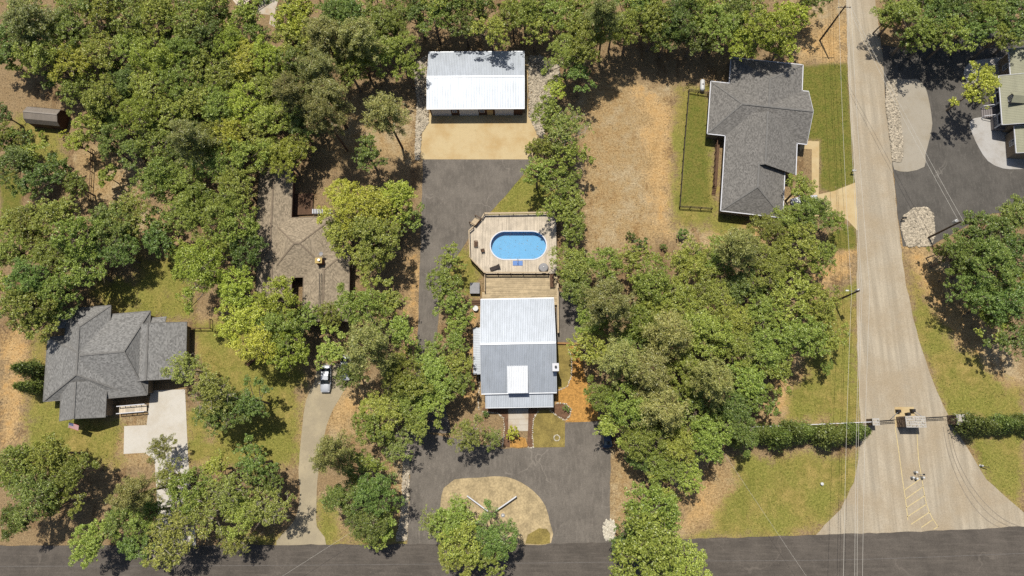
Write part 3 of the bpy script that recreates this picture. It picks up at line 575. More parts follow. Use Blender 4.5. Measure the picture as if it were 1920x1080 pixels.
# --- slate grey house lower left
H = House('slate_grey_house', 'slate grey shingle house with crossing ridges left of the pale concrete drive', (165, 680), 3, 5)
def WS(rc, ax, e, ze, p=.42, **k): return wing(H, rc, ax, e, ze, p, 'shingle_slate', 'siding_tan', 'shingle_cap', trim='shingle_cap', **k)
rA = H.rect((82, 752), (246, 620), 2.8); hA = (rA[1] - rA[0]) / 2; wA = WS(rA, 'y', 'hh', 2.8, .40, gut='abcd', hk=.5)
rT = H.rect((137, 640), (214, 573), 3.4); xm = (rA[0] + rA[1]) / 2; WS((xm - 3.9, xm + 3.9, rT[2] - 3.2, rT[3]), 'y', 'gh', 3.5, .6, gut='abd', zr=wA['zr'] + .02)
rB = H.rect((126, 788), (205, 735), 3.5); WS((xm - 3.9, xm + 3.9, rB[2], rB[3] + 2), 'y', 'gg', 3.5, .64, gut='abc', zr=wA['zr'] + .04)
rE = H.rect((175, 748), (281, 584), 3.0); WS((xm + .5, rE[1], rE[2], rE[3]), 'x', 'gh', 3.0, .40, gut='abd', hk=.35)
rR = H.rect((219, 720), (349, 604), 2.6); WS((rE[1] - 5.2, rR[1], rR[2], rR[3]), 'y', 'gg', 2.6, .34, gut='abcd')
rW = H.rect((271, 605), (312, 593), 2.6); m = MB(); slope(m, (rW[0], rW[3], 2.5), (rW[1], rW[3], 2.5), (rW[1], rW[2] - .4, 2.95), (rW[0], rW[2] - .4, 2.95)); m.build('porch_roof', 'shingle_slate', H.root, True)
bx, by = H.loc(121, 603, 3); m = MB(); m.box(bx - 1.3, bx + 1.4, by - 1., by + 1., 0, 3.1); b = m.build('bay', 'siding_tan', H.root); m = MB(); m.add([(bx - 1.5, by - 1.2, 3.1), (bx + 1.5, by - 1.2, 3.1), (bx + 1.5, by + 1.2, 3.1), (bx - 1.5, by + 1.2, 3.1), (bx + .9, by, 3.8)], [(0, 1, 4), (1, 2, 4), (2, 3, 4), (3, 0, 4), (0, 3, 2, 1)]); m.build('bay_roof', 'shingle_slate', b, True)
m = MB(); m.cyl(bx - .2, by, 3.1, 4.3, .16, 12); m.cyl(bx - .2, by, 4.3, 4.5, .32, 14, .1); m.build('flue', 'steel', b)
# front ramp deck beside the drive
dk = H.rect((223, 776), (276, 758), .5); m = MB(); n = int((dk[1] - dk[0]) / .15)
for i in range(n): m.box(dk[0] + i * .15, dk[0] + i * .15 + .14, dk[2], dk[3], .4, .46)
d = m.build('front_deck', 'deck_pale', H.root); tag(d, kind='stuff')
for y in (dk[2], dk[3]):
    m = MB(); m.beam((dk[0], y, 1.35), (dk[1], y, 1.35), .14, .06); m.build('handrail', 'white_trim', d)
    for k in range(6): m = MB(); m.cbox(dk[0] + .1 + k * (dk[1] - dk[0] - .2) / 5, y, .66, .1, .1, 1.3); m.build('rail_post', 'white_trim', d)
for k in range(3): H.window(xm - 2.4 + k * 2.4, rB[2] + .45, 1.1, 1.1, 1.3, 'y-')

# --- tan shingle house among the trees
H = House('tan_shingle_house', 'tan shingle roofed house half hidden by trees left of the asphalt drive', (550, 460), 3, 2.2)
def WT(a, b, ax, e, ze=2.9, p=.4, **k): return wing(H, H.rect(a, b, ze), ax, e, ze, p, 'shingle_tan', 'brick', 'shingle_cap_tan', trim='shingle_cap_tan', gut='abcd', **k)
WT((478, 500), (549, 310), 'y', 'hg', 2.9); WT((500, 521), (628, 406), 'x', 'hh', 2.92, .42); WT((567, 606), (655, 468), 'y', 'gh', 2.88); WT((480, 562), (547, 494), 'y', 'gg', 2.86)
for k in (0, 1): m = MB(); a = H.loc(599 + k * 3, 512, 5.2); b = H.loc(597 + k * 3, 588, 5.2); m.tube([(a[0], a[1], 5.0), (b[0], b[1], 5.0)], .06, 8); m.build('roof_cable', 'black_plastic', H.root)
cx, cy = H.loc(598, 489, 5.5); m = MB(); m.box(cx - .55, cx + .55, cy - .45, cy + .45, 0, 5.7); ch = m.build('chimney', 'brick', H.root); m = MB(); m.box(cx - .62, cx + .62, cy - .52, cy + .52, 5.7, 5.8); m.build('chimney_cap', 'cap_yellow', ch); m = MB(); m.cyl(cx + .15, cy, 5.8, 6.2, .2, 12); m.build('flue', 'steel', ch)
m = MB(); dx_, dy_ = H.loc(603, 477, 4.8); m.lathe([(.02, 0), (.2, .03), (.36, .12), (.38, .14), (.2, .06), (.02, .04)], 16, (dx_, dy_, 5.1)); m.cyl(dx_, dy_, 3.6, 5.1, .03, 8); m.build('satellite_dish', 'grey_cover', H.root)
dk = H.rect((549, 403), (588, 362), .5); m = MB()
for i in range(int((dk[1] - dk[0]) / .15)): m.box(dk[0] + i * .15, dk[0] + i * .15 + .14, dk[2], dk[3], .4, .46)
d = m.build('back_deck', 'dark_wood', H.root); tag(d, kind='stuff')
for k in range(12): m = MB(); a = H.loc(587 + k * 3, 397, .9); m.cbox(a[0], a[1], .6, .16, .9, 1.2); m.build('picket', 'white_trim', H.root)

# --- green metal roofed house at the right edge
H = House('green_roofed_house', 'house with green metal roof, dormer and white porch at the parking lot', (1900, 190), 3.6, -5)
def eav(a, b, ze): p, q = H.loc(*a, ze), H.loc(*b, ze); return (p[0] + q[0]) / 2, min(p[1], q[1]), max(p[1], q[1])
RX = eav((1873, 142), (1880, 234), 3.6)[0] + 9
ribs = []
for (a, b, ze, wl) in (((1892, 92), (1894, 141), 3.6, 1), ((1873, 142), (1879.5, 234), 3.6, 0), ((1902, 236), (1906, 287), 3.2, 1)):
    x, ya, yb = eav(a, b, ze); zr = ze + (RX - x) * .36
    m = MB(); slope(m, (x, ya, ze), (x, yb, ze), (RX, yb, zr), (RX, ya, zr), .34); m.build('roof_slope', 'roof_green', H.root, True)
    m = MB(); slope(m, (2 * RX - x, ya, ze), (2 * RX - x, yb, ze), (RX, yb, zr), (RX, ya, zr), .34); m.build('roof_slope', 'roof_green', H.root, True)
    m = MB(); m.beam((x - .06, ya, ze - .06), (x - .06, yb, ze - .06), .14, .18); m.build('gutter', 'white_trim', H.root)
    for yy in (ya, yb): m = MB(); m.beam((x, yy, ze - .02), (RX, yy, zr - .02), .07, .2); m.build('barge_board', 'white_trim', H.root)
    wx = x + (.4 if wl else 2.4); m = MB(); m.add([(wx, ya + .4, 0), (wx, yb - .4, 0), (wx, yb - .4, ze + (wx - x) * .36 - .12), (wx, ya + .4, ze + (wx - x) * .36 - .12), (RX * 2 - wx, ya + .4, 0), (RX * 2 - wx, ya + .4, ze - .1), (RX * 2 - wx, yb - .4, 0), (RX * 2 - wx, yb - .4, ze - .1), (RX, ya + .4, zr - .15), (RX, yb - .4, zr - .15)],
              [(0, 1, 2, 3), (0, 3, 8, 5, 4), (1, 6, 7, 9, 2), (4, 5, 7, 6)]); m.build('wall', 'siding_tan', H.root, True)
    ribs.append((x, ya, yb, wx, ze))
H.window(ribs[0][3], (ribs[0][1] + ribs[0][2]) / 2, 1.2, 1.1, 1.4, 'x-'); H.window(ribs[2][3], (ribs[2][1] + ribs[2][2]) / 2, 1.1, 1.1, 1.4, 'x-')
x, ya, yb, wx, ze = ribs[1]
dx_, dy_ = H.loc(1899, 182, 5.2); zd = ze + (dx_ - x) * .36; m = MB(); m.box(dx_, dx_ + 3, dy_ - .8, dy_ + .8, zd - .3, zd + 1.3); dd = m.build('dormer', 'siding_grey', H.root)
for s_ in (-1, 1): m = MB(); m.slab([(dx_ - .3, dy_ + s_ * 1.05, zd + 1.15), (dx_ + 4.5, dy_ + s_ * 1.05, zd + 1.15), (dx_ + 4.5, dy_, zd + 1.95), (dx_ - .3, dy_, zd + 1.95)], .08); m.build('dormer_roof', 'roof_green', dd, True)
m = MB(); m.add([(dx_, dy_ - .8, zd + 1.3), (dx_, dy_ + .8, zd + 1.3), (dx_, dy_, zd + 1.9)], [(0, 1, 2)]); m.build('dormer_gable', 'siding_grey', dd); H.window(dx_, dy_, zd + .1, .9, 1.1, 'x-')
m = MB(); m.box(x + .3, wx, ya + .6, yb - .2, 0, .9); pf = m.build('porch_floor', 'siding_grey', H.root)
for k in range(5): m = MB(); y = ya + .7 + k * (yb - ya - 1.1) / 4; m.cbox(x + .45, y, 2.15, .2, .2, 2.5); m.build('porch_column', 'white_trim', H.root)
for k in range(4):
    if k == 1: continue
    y = ya + .7 + k * (yb - ya - 1.1) / 4; y2 = ya + .7 + (k + 1) * (yb - ya - 1.1) / 4; m = MB(); m.beam((x + .45, y + .1, 1.85), (x + .45, y2 - .1, 1.85), .1, .08)
    for j in range(8): m.cbox(x + .45, y + (y2 - y) * (j + .5) / 8, 1.4, .05, .05, .9)
    m.build('porch_railing', 'white_trim', H.root)
sy = ya + .7 + 1.5 * (yb - ya - 1.1) / 4
for k in range(5): m = MB(); m.box(x + .3 - .32 * (k + 1), x + .3 - .32 * k - .004, sy - 1., sy + 1., 0, .75 - .15 * k); m.build('step', 'siding_grey', H.root)
for s_ in (-1, 1): m = MB(); m.beam((x + .3, sy + s_ * 1.06, 1.85), (x - 1.35, sy + s_ * 1.06, 1.0), .1, .08); m.cbox(x - 1.35, sy + s_ * 1.06, .5, .12, .12, 1.); m.build('stair_rail', 'white_trim', H.root)

# --- barn shaped shed upper left
H = House('barn_shed', 'brown metal barn shed with gambrel roof among trees near the left edge', (80, 215), 2.8, -6, 'shed')
a = H.loc(47, 214, 3.2); L = 6.6; x0, x1 = -3.4, 3.4; prof = [(-1.75, 2.1), (-1.25, 3.0), (0, 3.55), (1.25, 3.0), (1.75, 2.1)]
for (ya, za), (yb, zb) in zip(prof[:-1], prof[1:]): m = MB(); slope(m, (x0, ya, za), (x1, ya, za), (x1, yb, zb), (x0, yb, zb), .26, .06); m.build('roof_slope', 'roof_brown', H.root, True)
m = MB(); W = [(x, y * .95, z) for x in (x0 + .12, x1 - .12) for y, z in [(-1.7, 0), (-1.7, 2.1), (-1.22, 2.95), (0, 3.48), (1.22, 2.95), (1.7, 2.1), (1.7, 0)]]
m.add(W, [tuple(range(7)), tuple(range(13, 6, -1)), (0, 7, 8, 1), (5, 12, 13, 6)]); m.build('wall', 'siding_brown', H.root, True)
m = MB(); m.box(-1, 1, -1.69, -1.63, .1, 2.); m.build('double_door', 'dark_wood', H.root)
m = MB(); m.beam((x0, 0, 3.57), (x1, 0, 3.57), .25, .05); m.build('ridge_cap', 'roof_brown', H.root)

# --- house above the frame: its pale balcony and drive show through the wood
sheet('brick_patio', [(480, 25), (500, -25), (530, -25), (516, 20), (520, 40), (514, 50), (505, 45), (507, 28)], .02, 'concrete_walk', False)
hx, hy = G(480, -4, 2); h = thing('balcony_deck', 'pale slatted balcony with dark rail peeking through trees at the top edge', 'deck', (hx, hy, 0), R_(38))
for k in range(18): m = MB(); m.box(-4 + k * .46, -3.6 + k * .46, 0, 3.2, 2.3, 2.36); m.build('deck_board', 'deck_pale', h)
m = MB(); m.beam((-4, 0, 3.3), (4.2, 0, 3.3), .12, .08); m.beam((-4, 0, 2.8), (4.2, 0, 2.8), .06, .06); m.build('handrail', 'dark_metal', h)
for k in range(6): m = MB(); m.cbox(-3.9 + k * 1.6, .06, 1.7, .12, .12, 3.3); m.build('post', 'dark_metal', h)

# ---------------------------------------------------------------- pool and decks
ZD = 1.15
pcx, pcy = G(972, 460, ZD); PA, PB = 5.2, 2.72                       # pool half length and half width
def oval(k, dz=0., n=64, grow=0.):
    a, b = PA + grow, PB + grow; s = a - b; return [(pcx + (s if math.cos(t) >= 0 else -s) + b * math.cos(t), pcy + b * math.sin(t), dz) for t in [2 * math.pi * (i + .5) / n for i in range(n)]]
pool = thing('swimming_pool', 'oval swimming pool with bright blue liner set in the wooden deck', 'pool', (0, 0, 0))
def ring(name, g0, z0, g1, z1, mat, par):
    A, B = oval(0, z0, grow=g0), oval(0, z1, grow=g1); n = len(A); m = MB(); m.add(A + B, [(i, (i + 1) % n, n + (i + 1) % n, n + i) for i in range(n)]); return m.build(name, mat, par, True)
ring('pool_wall', .02, -.2, .02, ZD + .03, 'pool_wall', pool); m = MB(); n_ = 64
A = [oval(0, z, grow=g) for g, z in ((-.02, ZD + .04), (-.06, .06))]; m.add(A[0] + A[1], [(i, (i + 1) % n_, n_ + (i + 1) % n_, n_ + i) for i in range(n_)] + [tuple(range(n_, 2 * n_))]); m.build('liner', 'pool_liner', pool)
A = [oval(0, z, grow=g) for g, z in ((-.09, ZD + .06), (.12, ZD + .06), (.12, ZD - .02))]; m = MB(); m.add(sum(A, []), [(j * n_ + i, j * n_ + (i + 1) % n_, (j + 1) * n_ + (i + 1) % n_, (j + 1) * n_ + i) for j in (0, 1) for i in range(n_)]); m.build('coping', 'white_trim', pool, True)
m = MB(); m.add(oval(0, ZD - .16, grow=-.03), [tuple(range(n_))]); m.build('water', 'pool_water', pool)
sx0, sy0 = G(961.5, 498, ZD); sx1, sy1 = G(980, 488, ZD); m = MB(); m.box(sx0, sx1, sy0, sy1 - .12, ZD - .05, ZD + .09); ps = m.build('pool_step', 'pool_step', pool)
m = MB(); m.tube([((sx0 + sx1) / 2, sy0 + .3, ZD + .09), ((sx0 + sx1) / 2, sy0 + .3, ZD + .8), ((sx0 + sx1) / 2, sy1 + .3, ZD + .8), ((sx0 + sx1) / 2, sy1 + .3, ZD)], .035, 8); m.build('grab_rail', 'steel', ps)
def boards(poly, z, axis, wd, hole=None, t=.04, gap=.012, cut=5.):
    m = MB(); i0 = 0 if axis == 'y' else 1; lo = min(p[i0] for p in poly); hi = max(p[i0] for p in poly); n = int((hi - lo) / wd)
    for k in range(n):
        c = lo + (k + .5) * wd
        def cross(P):
            r = []
            for i in range(len(P)):
                a, b = P[i], P[(i + 1) % len(P)]
                if (a[i0] > c) != (b[i0] > c): r.append(a[1 - i0] + (b[1 - i0] - a[1 - i0]) * (c - a[i0]) / (b[i0] - a[i0]))
            return sorted(r)
        cuts = sorted(cross(poly) + (cross(hole) if hole else []))
        for s, e in zip(cuts[::2], cuts[1::2]):
            q = s; first = random.uniform(1, cut)
            while q < e - .05:
                f = min(e, q + first); first = cut; a, b = c - wd / 2 + gap / 2, c + wd / 2 - gap / 2; dz = random.uniform(0, .006)
                if axis == 'y': m.box(a, b, q, f - gap, z - t, z + dz)
                else: m.box(q, f - gap, a, b, z - t, z + dz)
                q = f
    return m
dp = [(909, 403), (1044, 401), (1044, 513), (909, 513), (882, 485), (880, 435), (888, 428), (906, 410)]
DP = [G(*p, ZD) for p in dp]; deck = thing('pool_deck', 'raised pale wooden deck around the oval pool', 'deck')
b = boards(DP, ZD, 'y', .15, [p[:2] for p in oval(0, 0, grow=.06)]).build('deck_boards', 'deck_pale', deck); b['kind'] = 'stuff'
m = MB(); P = [(p[0], p[1], ZD - .05) for p in DP]; n = len(P)
for i in range(n): m.beam((P[i][0], P[i][1], ZD - .6), (P[(i + 1) % n][0], P[(i + 1) % n][1], ZD - .6), .05, 1.08)
m.build('skirting', 'dark_wood', deck)
ld = [(909.5, 514), (1045, 514), (1046, 572), (1039, 572), (1037, 561), (904, 564), (904, 548), (910, 548)]
LD = [G(*p, .55) for p in ld]; deck2 = thing('back_deck', 'lower wooden deck with long sideways boards between pool deck and house', 'deck')
b = boards(LD, .55, 'x', .15).build('deck_boards', 'deck_brown', deck2); b['kind'] = 'stuff'
m = MB(); n = len(LD)
for i in range(n): m.beam((LD[i][0], LD[i][1], .26), (LD[(i + 1) % n][0], LD[(i + 1) % n][1], .26), .05, .5)
m.build('skirting', 'dark_wood', deck2)
def railing(label, px, z, h=1.0, gap=2.6, mat='rail_wood', cat='railing', name='deck_railing', wd=.16, rails=(1., .55), group=None):
    P = [G(*p, z) for p in px]; t = thing(name, label, cat, (P[0][0], P[0][1], z), 0, group); o = P[0]
    for a, b in zip(P[:-1], P[1:]):
        L = math.hypot(b[0] - a[0], b[1] - a[1]); n = max(1, round(L / gap))
        for k in range(n):
            x, y = a[0] + (b[0] - a[0]) * k / n - o[0], a[1] + (b[1] - a[1]) * k / n - o[1]; m = MB(); m.cbox(x, y, h / 2, .12, .12, h + .06); m.build('post', mat, t)
        for i, r in enumerate(rails): m = MB(); m.beam((a[0] - o[0], a[1] - o[1], h * r), (b[0] - o[0], b[1] - o[1], h * r), wd if i == 0 else .05, .045 if i == 0 else .12); m.build('rail', mat, t)
    m = MB(); m.cbox(P[-1][0] - o[0], P[-1][1] - o[1], h / 2, .12, .12, h + .06); m.build('post', mat, t); return t
railing('wooden railing along the upper edge of the pool deck', [(909, 403), (1044, 401)], ZD, .95, 2.65, wd=.3)
railing('wooden railing between the pool deck and the lower back deck', [(910, 513), (1028, 513)], ZD, .95, 2.4, wd=.22)
railing('wooden railing on the left side of the pool deck', [(888, 428), (880, 435), (882, 485)], ZD, .95, 2.5, wd=.2)
railing('wooden railing along the slanted lower left corner of the pool deck', [(882, 485), (909, 513)], ZD, .95, 2.2, wd=.18)
railing('short wooden railing at the upper left corner by the pool steps', [(909, 403), (904, 411)], ZD, .95, 2., wd=.2)
railing('wooden railing left of the lower back deck', [(909.5, 515), (909.5, 548)], .55, .95, 2.4, wd=.12)
railing('wooden fence running down the right side of the metal roofed house', [(1045, 535), (1046, 626)], 0, 1.5, 2.4, wd=.3, cat='fence', name='wooden_fence')
# steps at the deck's upper left corner
ax, ay = G(893, 416, .9); st = thing('pool_steps', 'weathered wooden steps with gate at the upper left of the pool deck', 'steps', (ax, ay, 0), R_(52))
for k in range(4): m = MB(); m.box(-.8, .8, -.4 + k * .32, -.4 + k * .32 + .31, .9 - k * .22, .96 - k * .22); m.build('tread', 'rail_wood', st)
for s_ in (-.85, .85):
    m = MB(); m.beam((s_, -.5, 1.9), (s_, 1., 1.2), .1, .06); m.build('handrail', 'dark_wood', st); m = MB(); m.cbox(s_, .95, .6, .1, .1, 1.2); m.build('post', 'dark_wood', st); m = MB(); m.cbox(s_, -.45, 1.3, .1, .1, 1.3); m.build('post', 'dark_wood', st)
m = MB(); m.box(-.85, .85, -.62, -.56, ZD + .1, ZD + .95); m.build('gate', 'dark_wood', st)
def lounge(px, z, rz, label):
    x, y = G(*px, z); t = thing('lounge_chair', label, 'lounge chair', (x, y, z), R_(rz)); m = MB(); m.box(-.35, .35, -.95, .35, .3, .38); m.build('seat', 'cushion', t)
    m = MB(); m.slab([(-.35, .35, .38), (.35, .35, .38), (.35, .95, .8), (-.35, .95, .8)], .08); m.build('backrest', 'cushion', t)
    for a in (-.3, .3):
        for b in (-.85, .3): m = MB(); m.cbox(a, b, .15, .06, .06, .3); m.build('leg', 'dark_metal', t)
lounge((928, 503), ZD, -70, 'dark lounge chair at the lower left corner of the pool deck')
def chair(px, z, rz, label, mat='dark_wood'):
    x, y = G(*px, z); t = thing('chair', label, 'chair', (x, y, z), R_(rz)); m = MB(); m.box(-.28, .28, -.28, .28, .4, .46); m.build('seat', mat, t)
    m = MB(); m.slab([(-.28, .28, .5), (.28, .28, .5), (.28, .42, 1.), (-.28, .42, 1.)], .06); m.build('backrest', mat, t)
    for a in (-.25, .25):
        m = MB(); m.beam((a * 1.15, -.28, .66), (a * 1.15, .3, .66), .07, .04); m.build('armrest', mat, t)
        for b in (-.25, .25): m = MB(); m.cbox(a, b, .2, .05, .05, .4); m.build('leg', mat, t)
chair((906, 471), ZD, 100, 'open wooden deck chair at the left end of the pool')
x, y = G(892.5, 458, ZD); t = thing('grill_table', 'dark slatted table by the left railing of the pool deck', 'table', (x, y, ZD)); 
for k in range(5): m = MB(); m.box(-.36, .36, -.58 + k * .24, -.40 + k * .24, .5, .55); m.build('slat', 'dark_wood', t)
for a in (-.3, .3):
    for b in (-.5, .5): m = MB(); m.cbox(a, b, .25, .06, .06, .5); m.build('leg', 'dark_wood', t)
x, y = G(1019, 503, ZD); t = thing('covered_table', 'round table under a grey cover at the lower right of the pool deck', 'table', (x, y, ZD)); m = MB(); m.lathe([(.95, 0), (.9, .3), (.82, .68), (.7, .76), (.15, .82), (.05, .86)], 18); m.build('cover', 'grey_cover', t, smooth=False)
m = MB(); m.cyl(0, 0, .86, 1.1, .05, 8); m.build('pole_stub', 'steel', t)
x, y = G(1034, 527, .55); t = thing('bench', 'dark wooden bench against the right rail of the lower deck', 'bench', (x, y, .55))
for k in range(3): m = MB(); m.box(-.3 + k * .2, -.12 + k * .2, -1.3, 1.3, .42, .47); m.build('seat_slat', 'dark_wood', t)
m = MB(); m.box(.32, .38, -1.3, 1.3, .47, .95); m.build('backrest', 'dark_wood', t)
for b in (-1.1, 1.1): m = MB(); m.cbox(0, b, .21, .5, .08, .42); m.build('leg', 'dark_wood', t)
x, y = G(890.5, 541, .5); t = thing('hot_tub', 'square hot tub with grey green cover left of the lower deck', 'hot tub', (x, y, 0)); m = MB(); m.box(-.85, .85, -1., 1., 0, .85); m.build('tub', 'dark_wood', t); 
for s_ in (-1, 1): m = MB(); m.box(-.88, .88, min(0, s_ * 1.03) + .005, max(0, s_ * 1.03) - .005, .85, .95); m.build('cover', 'grey_cover', t)
x, y = G(891.5, 578, .7); t = thing('round_table', 'small round white table beside the back deck steps', 'table', (x, y, 0)); m = MB(); m.cyl(0, 0, .68, .74, .5, 24); m.build('table_top', 'white_plastic', t); m = MB(); m.lathe([(.3, 0), (.06, .08), (.05, .68)], 12); m.build('pedestal', 'white_plastic', t)
x, y = G(893, 567, .4); t = thing('back_steps', 'dark wooden steps down from the lower deck at its left', 'steps', (x, y, 0))
for k in range(3): m = MB(); m.box(-.9, .9, -.5 + k * .32, -.2 + k * .32, .1 + k * .17, .16 + k * .17); m.build('tread', 'dark_wood', t)
m = MB(); a, b = G(1041, 644), G(1088, 645); m.beam((a[0], a[1], .2), (b[0], b[1], .2), .25, .4); tag(m.build('timber_wall', 'timber'), 'low timber wall between side drive and orange bark path', 'wall')

# ---------------------------------------------------------------- fences, hedge rails
railing('white rail fence, left arm of the V on the driveway island', [(877, 929), (896, 943), (915, 957)], 0, 1.0, 2., 'white_trim', 'fence', 'white_fence', .2, (1., .6, .3), 'white rail fences on the island')
railing('white rail fence, right arm of the V on the driveway island', [(929, 957), (948, 944), (968, 930)], 0, 1.0, 2., 'white_trim', 'fence', 'white_fence', .2, (1., .6, .3), 'white rail fences on the island')
railing('dark wire fence around the green strip left of the grey hipped house', [(1326, 179), (1290, 173), (1281, 281), (1273, 390), (1333, 394)], 0, 1.2, 2.3, 'fence_dark', 'fence', 'yard_fence', .1, (1., .66, .33))
railing('brown wooden fence in the bare yard left of the wood', [(177, 283), (176, 325), (173, 378)], 0, 1.1, 2.4, 'dark_wood', 'fence', 'yard_fence', .12, (1., .5))
railing('white rail fence running through the hedge left of the gate', [(1380, 802), (1500, 797), (1634, 791)], 0, 1.9, 2.6, 'white_trim', 'fence', 'white_fence', .12, (1., .6, .25))
railing('white rail fence running through the hedge right of the gate', [(1797, 792), (1870, 787), (1960, 782)], 0, 1.9, 2.6, 'white_trim', 'fence', 'white_fence', .12, (1., .6, .25))
railing('low wooden rail behind the slate grey house', [(355, 617), (398, 617), (398, 600)], 0, 1.2, 2., 'dark_wood', 'fence', 'yard_fence', .12)

# ---------------------------------------------------------------- gate
def pier(name, label, a, b, h, n):
    (x0, y1), (x1, y0) = G(*a), G(*b); cx, cy = (x0 + x1) / 2, (y0 + y1) / 2; wx, wy = (x1 - x0) / 2, (y1 - y0) / 2
    t = thing(name, label, 'pier', (cx, cy, 0)); m = MB(); m.box(-wx, wx, -wy, wy, 0, h); m.build('core', 'mortar', t); m = MB()
    for f in range(4):
        L = wy if f % 2 else wx; D = wx if f % 2 else wy; z = .05
        while z < h - .3:
            hh = random.uniform(.22, .36); q = -L
            while q < L - .12:
                ww = min(random.uniform(.3, .6), L - q); c = q + ww / 2; p = random.uniform(.03, .08); s = 1 if f < 2 else -1
                if f % 2: m.cbox(s * (D + p / 2), c, z + hh / 2, p, ww - .03, hh - .03)
                else: m.cbox(c, s * (D + p / 2), z + hh / 2, ww - .03, p, hh - .03)
                q += ww
            z += hh
    v = m.build('stone_veneer', 'stone_brown', t); v['kind'] = 'stuff'
    m = MB(); m.box(-wx - .1, wx + .1, -wy - .1, wy + .1, h, h + .08); cp = m.build('cap', 'mortar', t); m = MB()
    for i in range(n):
        for j in range(max(2, n // 2)):
            x = -wx + (i + .5) * 2 * wx / n; y = -wy + (j + .5) * 2 * wy / max(2, n // 2); m.rock(x + random.uniform(-.05, .05), y + random.uniform(-.05, .05), h + .06, min(wx / n, wy / max(2, n // 2)) * .95 * random.uniform(.8, 1.1))
    o = m.build('cap_stones', 'stone', cp); o['kind'] = 'stuff'; return t
pier('gate_monument', 'wide stone gate monument standing in the middle of the entrance road', (1680, 782), (1717, 801), 3.0, 9)
pier('gate_pier', 'square stone gate pier at the right edge of the entrance road', (1775, 779), (1791, 796), 2.8, 4)
pier('gate_pier', 'small stone gate pier at the end of the left hedge', (1624, 786), (1636, 797), 2.2, 3)
def gate(label, a, b):
    p, q = G(*a, .8), G(*b, .8); t = thing('gate_leaf', label, 'gate', (p[0], p[1], 0), math.atan2(q[1] - p[1], q[0] - p[0]), 'steel gate leaves'); L = math.hypot(q[0] - p[0], q[1] - p[1])
    for z in (.3, 1.0, 1.6): m = MB(); m.beam((0, 0, z), (L, 0, z), .09, .09); m.build('rail', 'dark_metal', t)
    for k in range(int(L / .3)): m = MB(); m.cbox(.15 + k * .3, 0, .9, .035, .035, 1.5); m.build('bar', 'dark_metal', t)
gate('dark steel gate leaf left of the stone monument', (1638, 790), (1680, 787)); gate('dark steel gate leaf between stone monument and right pier', (1720, 784), (1773, 781))
for i, (px, r, lab) in enumerate((((1682, 771), 0, 'black gate motor box left on the tan pad behind the monument'), ((1709, 770), 0, 'black gate motor box right on the tan pad behind the monument'), ((1700, 777), .2, 'grey control box just behind the stone monument'))):
    x, y = G(*px); t = thing('gate_motor', lab, 'gate motor', (x, y, 0), r); m = MB(); m.cbox(0, 0, .4, .7, .6, .8, 0, .85); m.build('housing', 'black_plastic', t)
    m = MB(); m.cbox(0, 0, .83, .5, .42, .06); m.build('lid', 'dark_metal', t)
    if i < 2: m = MB(); s_ = -1 if i == 0 else 1; m.beam((0, 0, .7), (s_ * 1.5, -1.2, .8), .07, .07); m.build('arm', 'steel', t)
# bollards and keypad
for px, lab in (((1714, 885), 'white bollard nearest the gate on the striped median'), ((1708, 895), 'white bollard at the left of the striped median group'), ((1715, 897), 'white bollard in the middle front of the striped median group'), ((1727, 895), 'white bollard at the right by the yellow line')):
    x, y = G(*px); t = thing('bollard', lab, 'bollard', (x, y, 0), 0, 'white bollards round the keypad'); m = MB(); m.lathe([(.2, 0), (.2, .85), (.15, .96), (.03, 1.0)], 14); m.build('post', 'white_plastic', t); m = MB(); m.lathe([(.203, .55), (.206, .57), (.206, .64), (.203, .66)], 14); m.build('band', 'black_plastic', t)
x, y = G(1720, 889); t = thing('keypad_post', 'dark keypad on a bent post beside the white bollards', 'keypad', (x, y, 0)); m = MB(); m.tube([(0, 0, 0), (0, 0, 1.1), (.1, 0, 1.2), (.35, 0, 1.22)], .04, 8); m.build('post', 'steel', t); m = MB(); m.cbox(.42, 0, 1.25, .2, .26, .32); m.build('keypad', 'black_plastic', t)
# ---------------------------------------------------------------- small things
x, y = G(1540, 907); t = thing('drain_cap', 'white pipe cap in the lawn left of the gate road', 'pipe cap', (x, y, 0)); m = MB(); m.cyl(0, 0, 0, .35, .22, 16); m.build('pipe', 'white_plastic', t); m = MB(); m.lathe([(.26, .35), (.26, .42), (.1, .46)], 16); m.build('lid', 'white_plastic', t)
x, y = G(943, 966); t = thing('well_cap', 'white round cap with grey ring on the driveway island', 'pipe cap', (x, y, .06)); m = MB(); m.cyl(0, 0, 0, .3, .16, 16); m.build('pipe', 'white_plastic', t); m = MB(); m.lathe([(.34, 0), (.34, .06), (.2, .07)], 18); m.build('collar', 'grey_cover', t)
x, y = G(1838, 873); t = thing('hydrant', 'small pale hydrant on the lawn at the right road edge', 'hydrant', (x, y, 0)); m = MB(); m.lathe([(.2, 0), (.2, .06), (.13, .08), (.13, .6), (.17, .62), (.12, .75), (.04, .82)], 14); m.build('barrel', 'white_plastic', t)
for s_ in (-1, 1): m = MB(); m.tube([(s_ * .1, 0, .45), (s_ * .24, 0, .45)], .06, 10); m.build('nozzle', 'stone_brown', t)
m = MB(); m.beam((.1, -.1, .75), (.9, -.3, .9), .06, .3); m.build('marker', 'dark_metal', t)
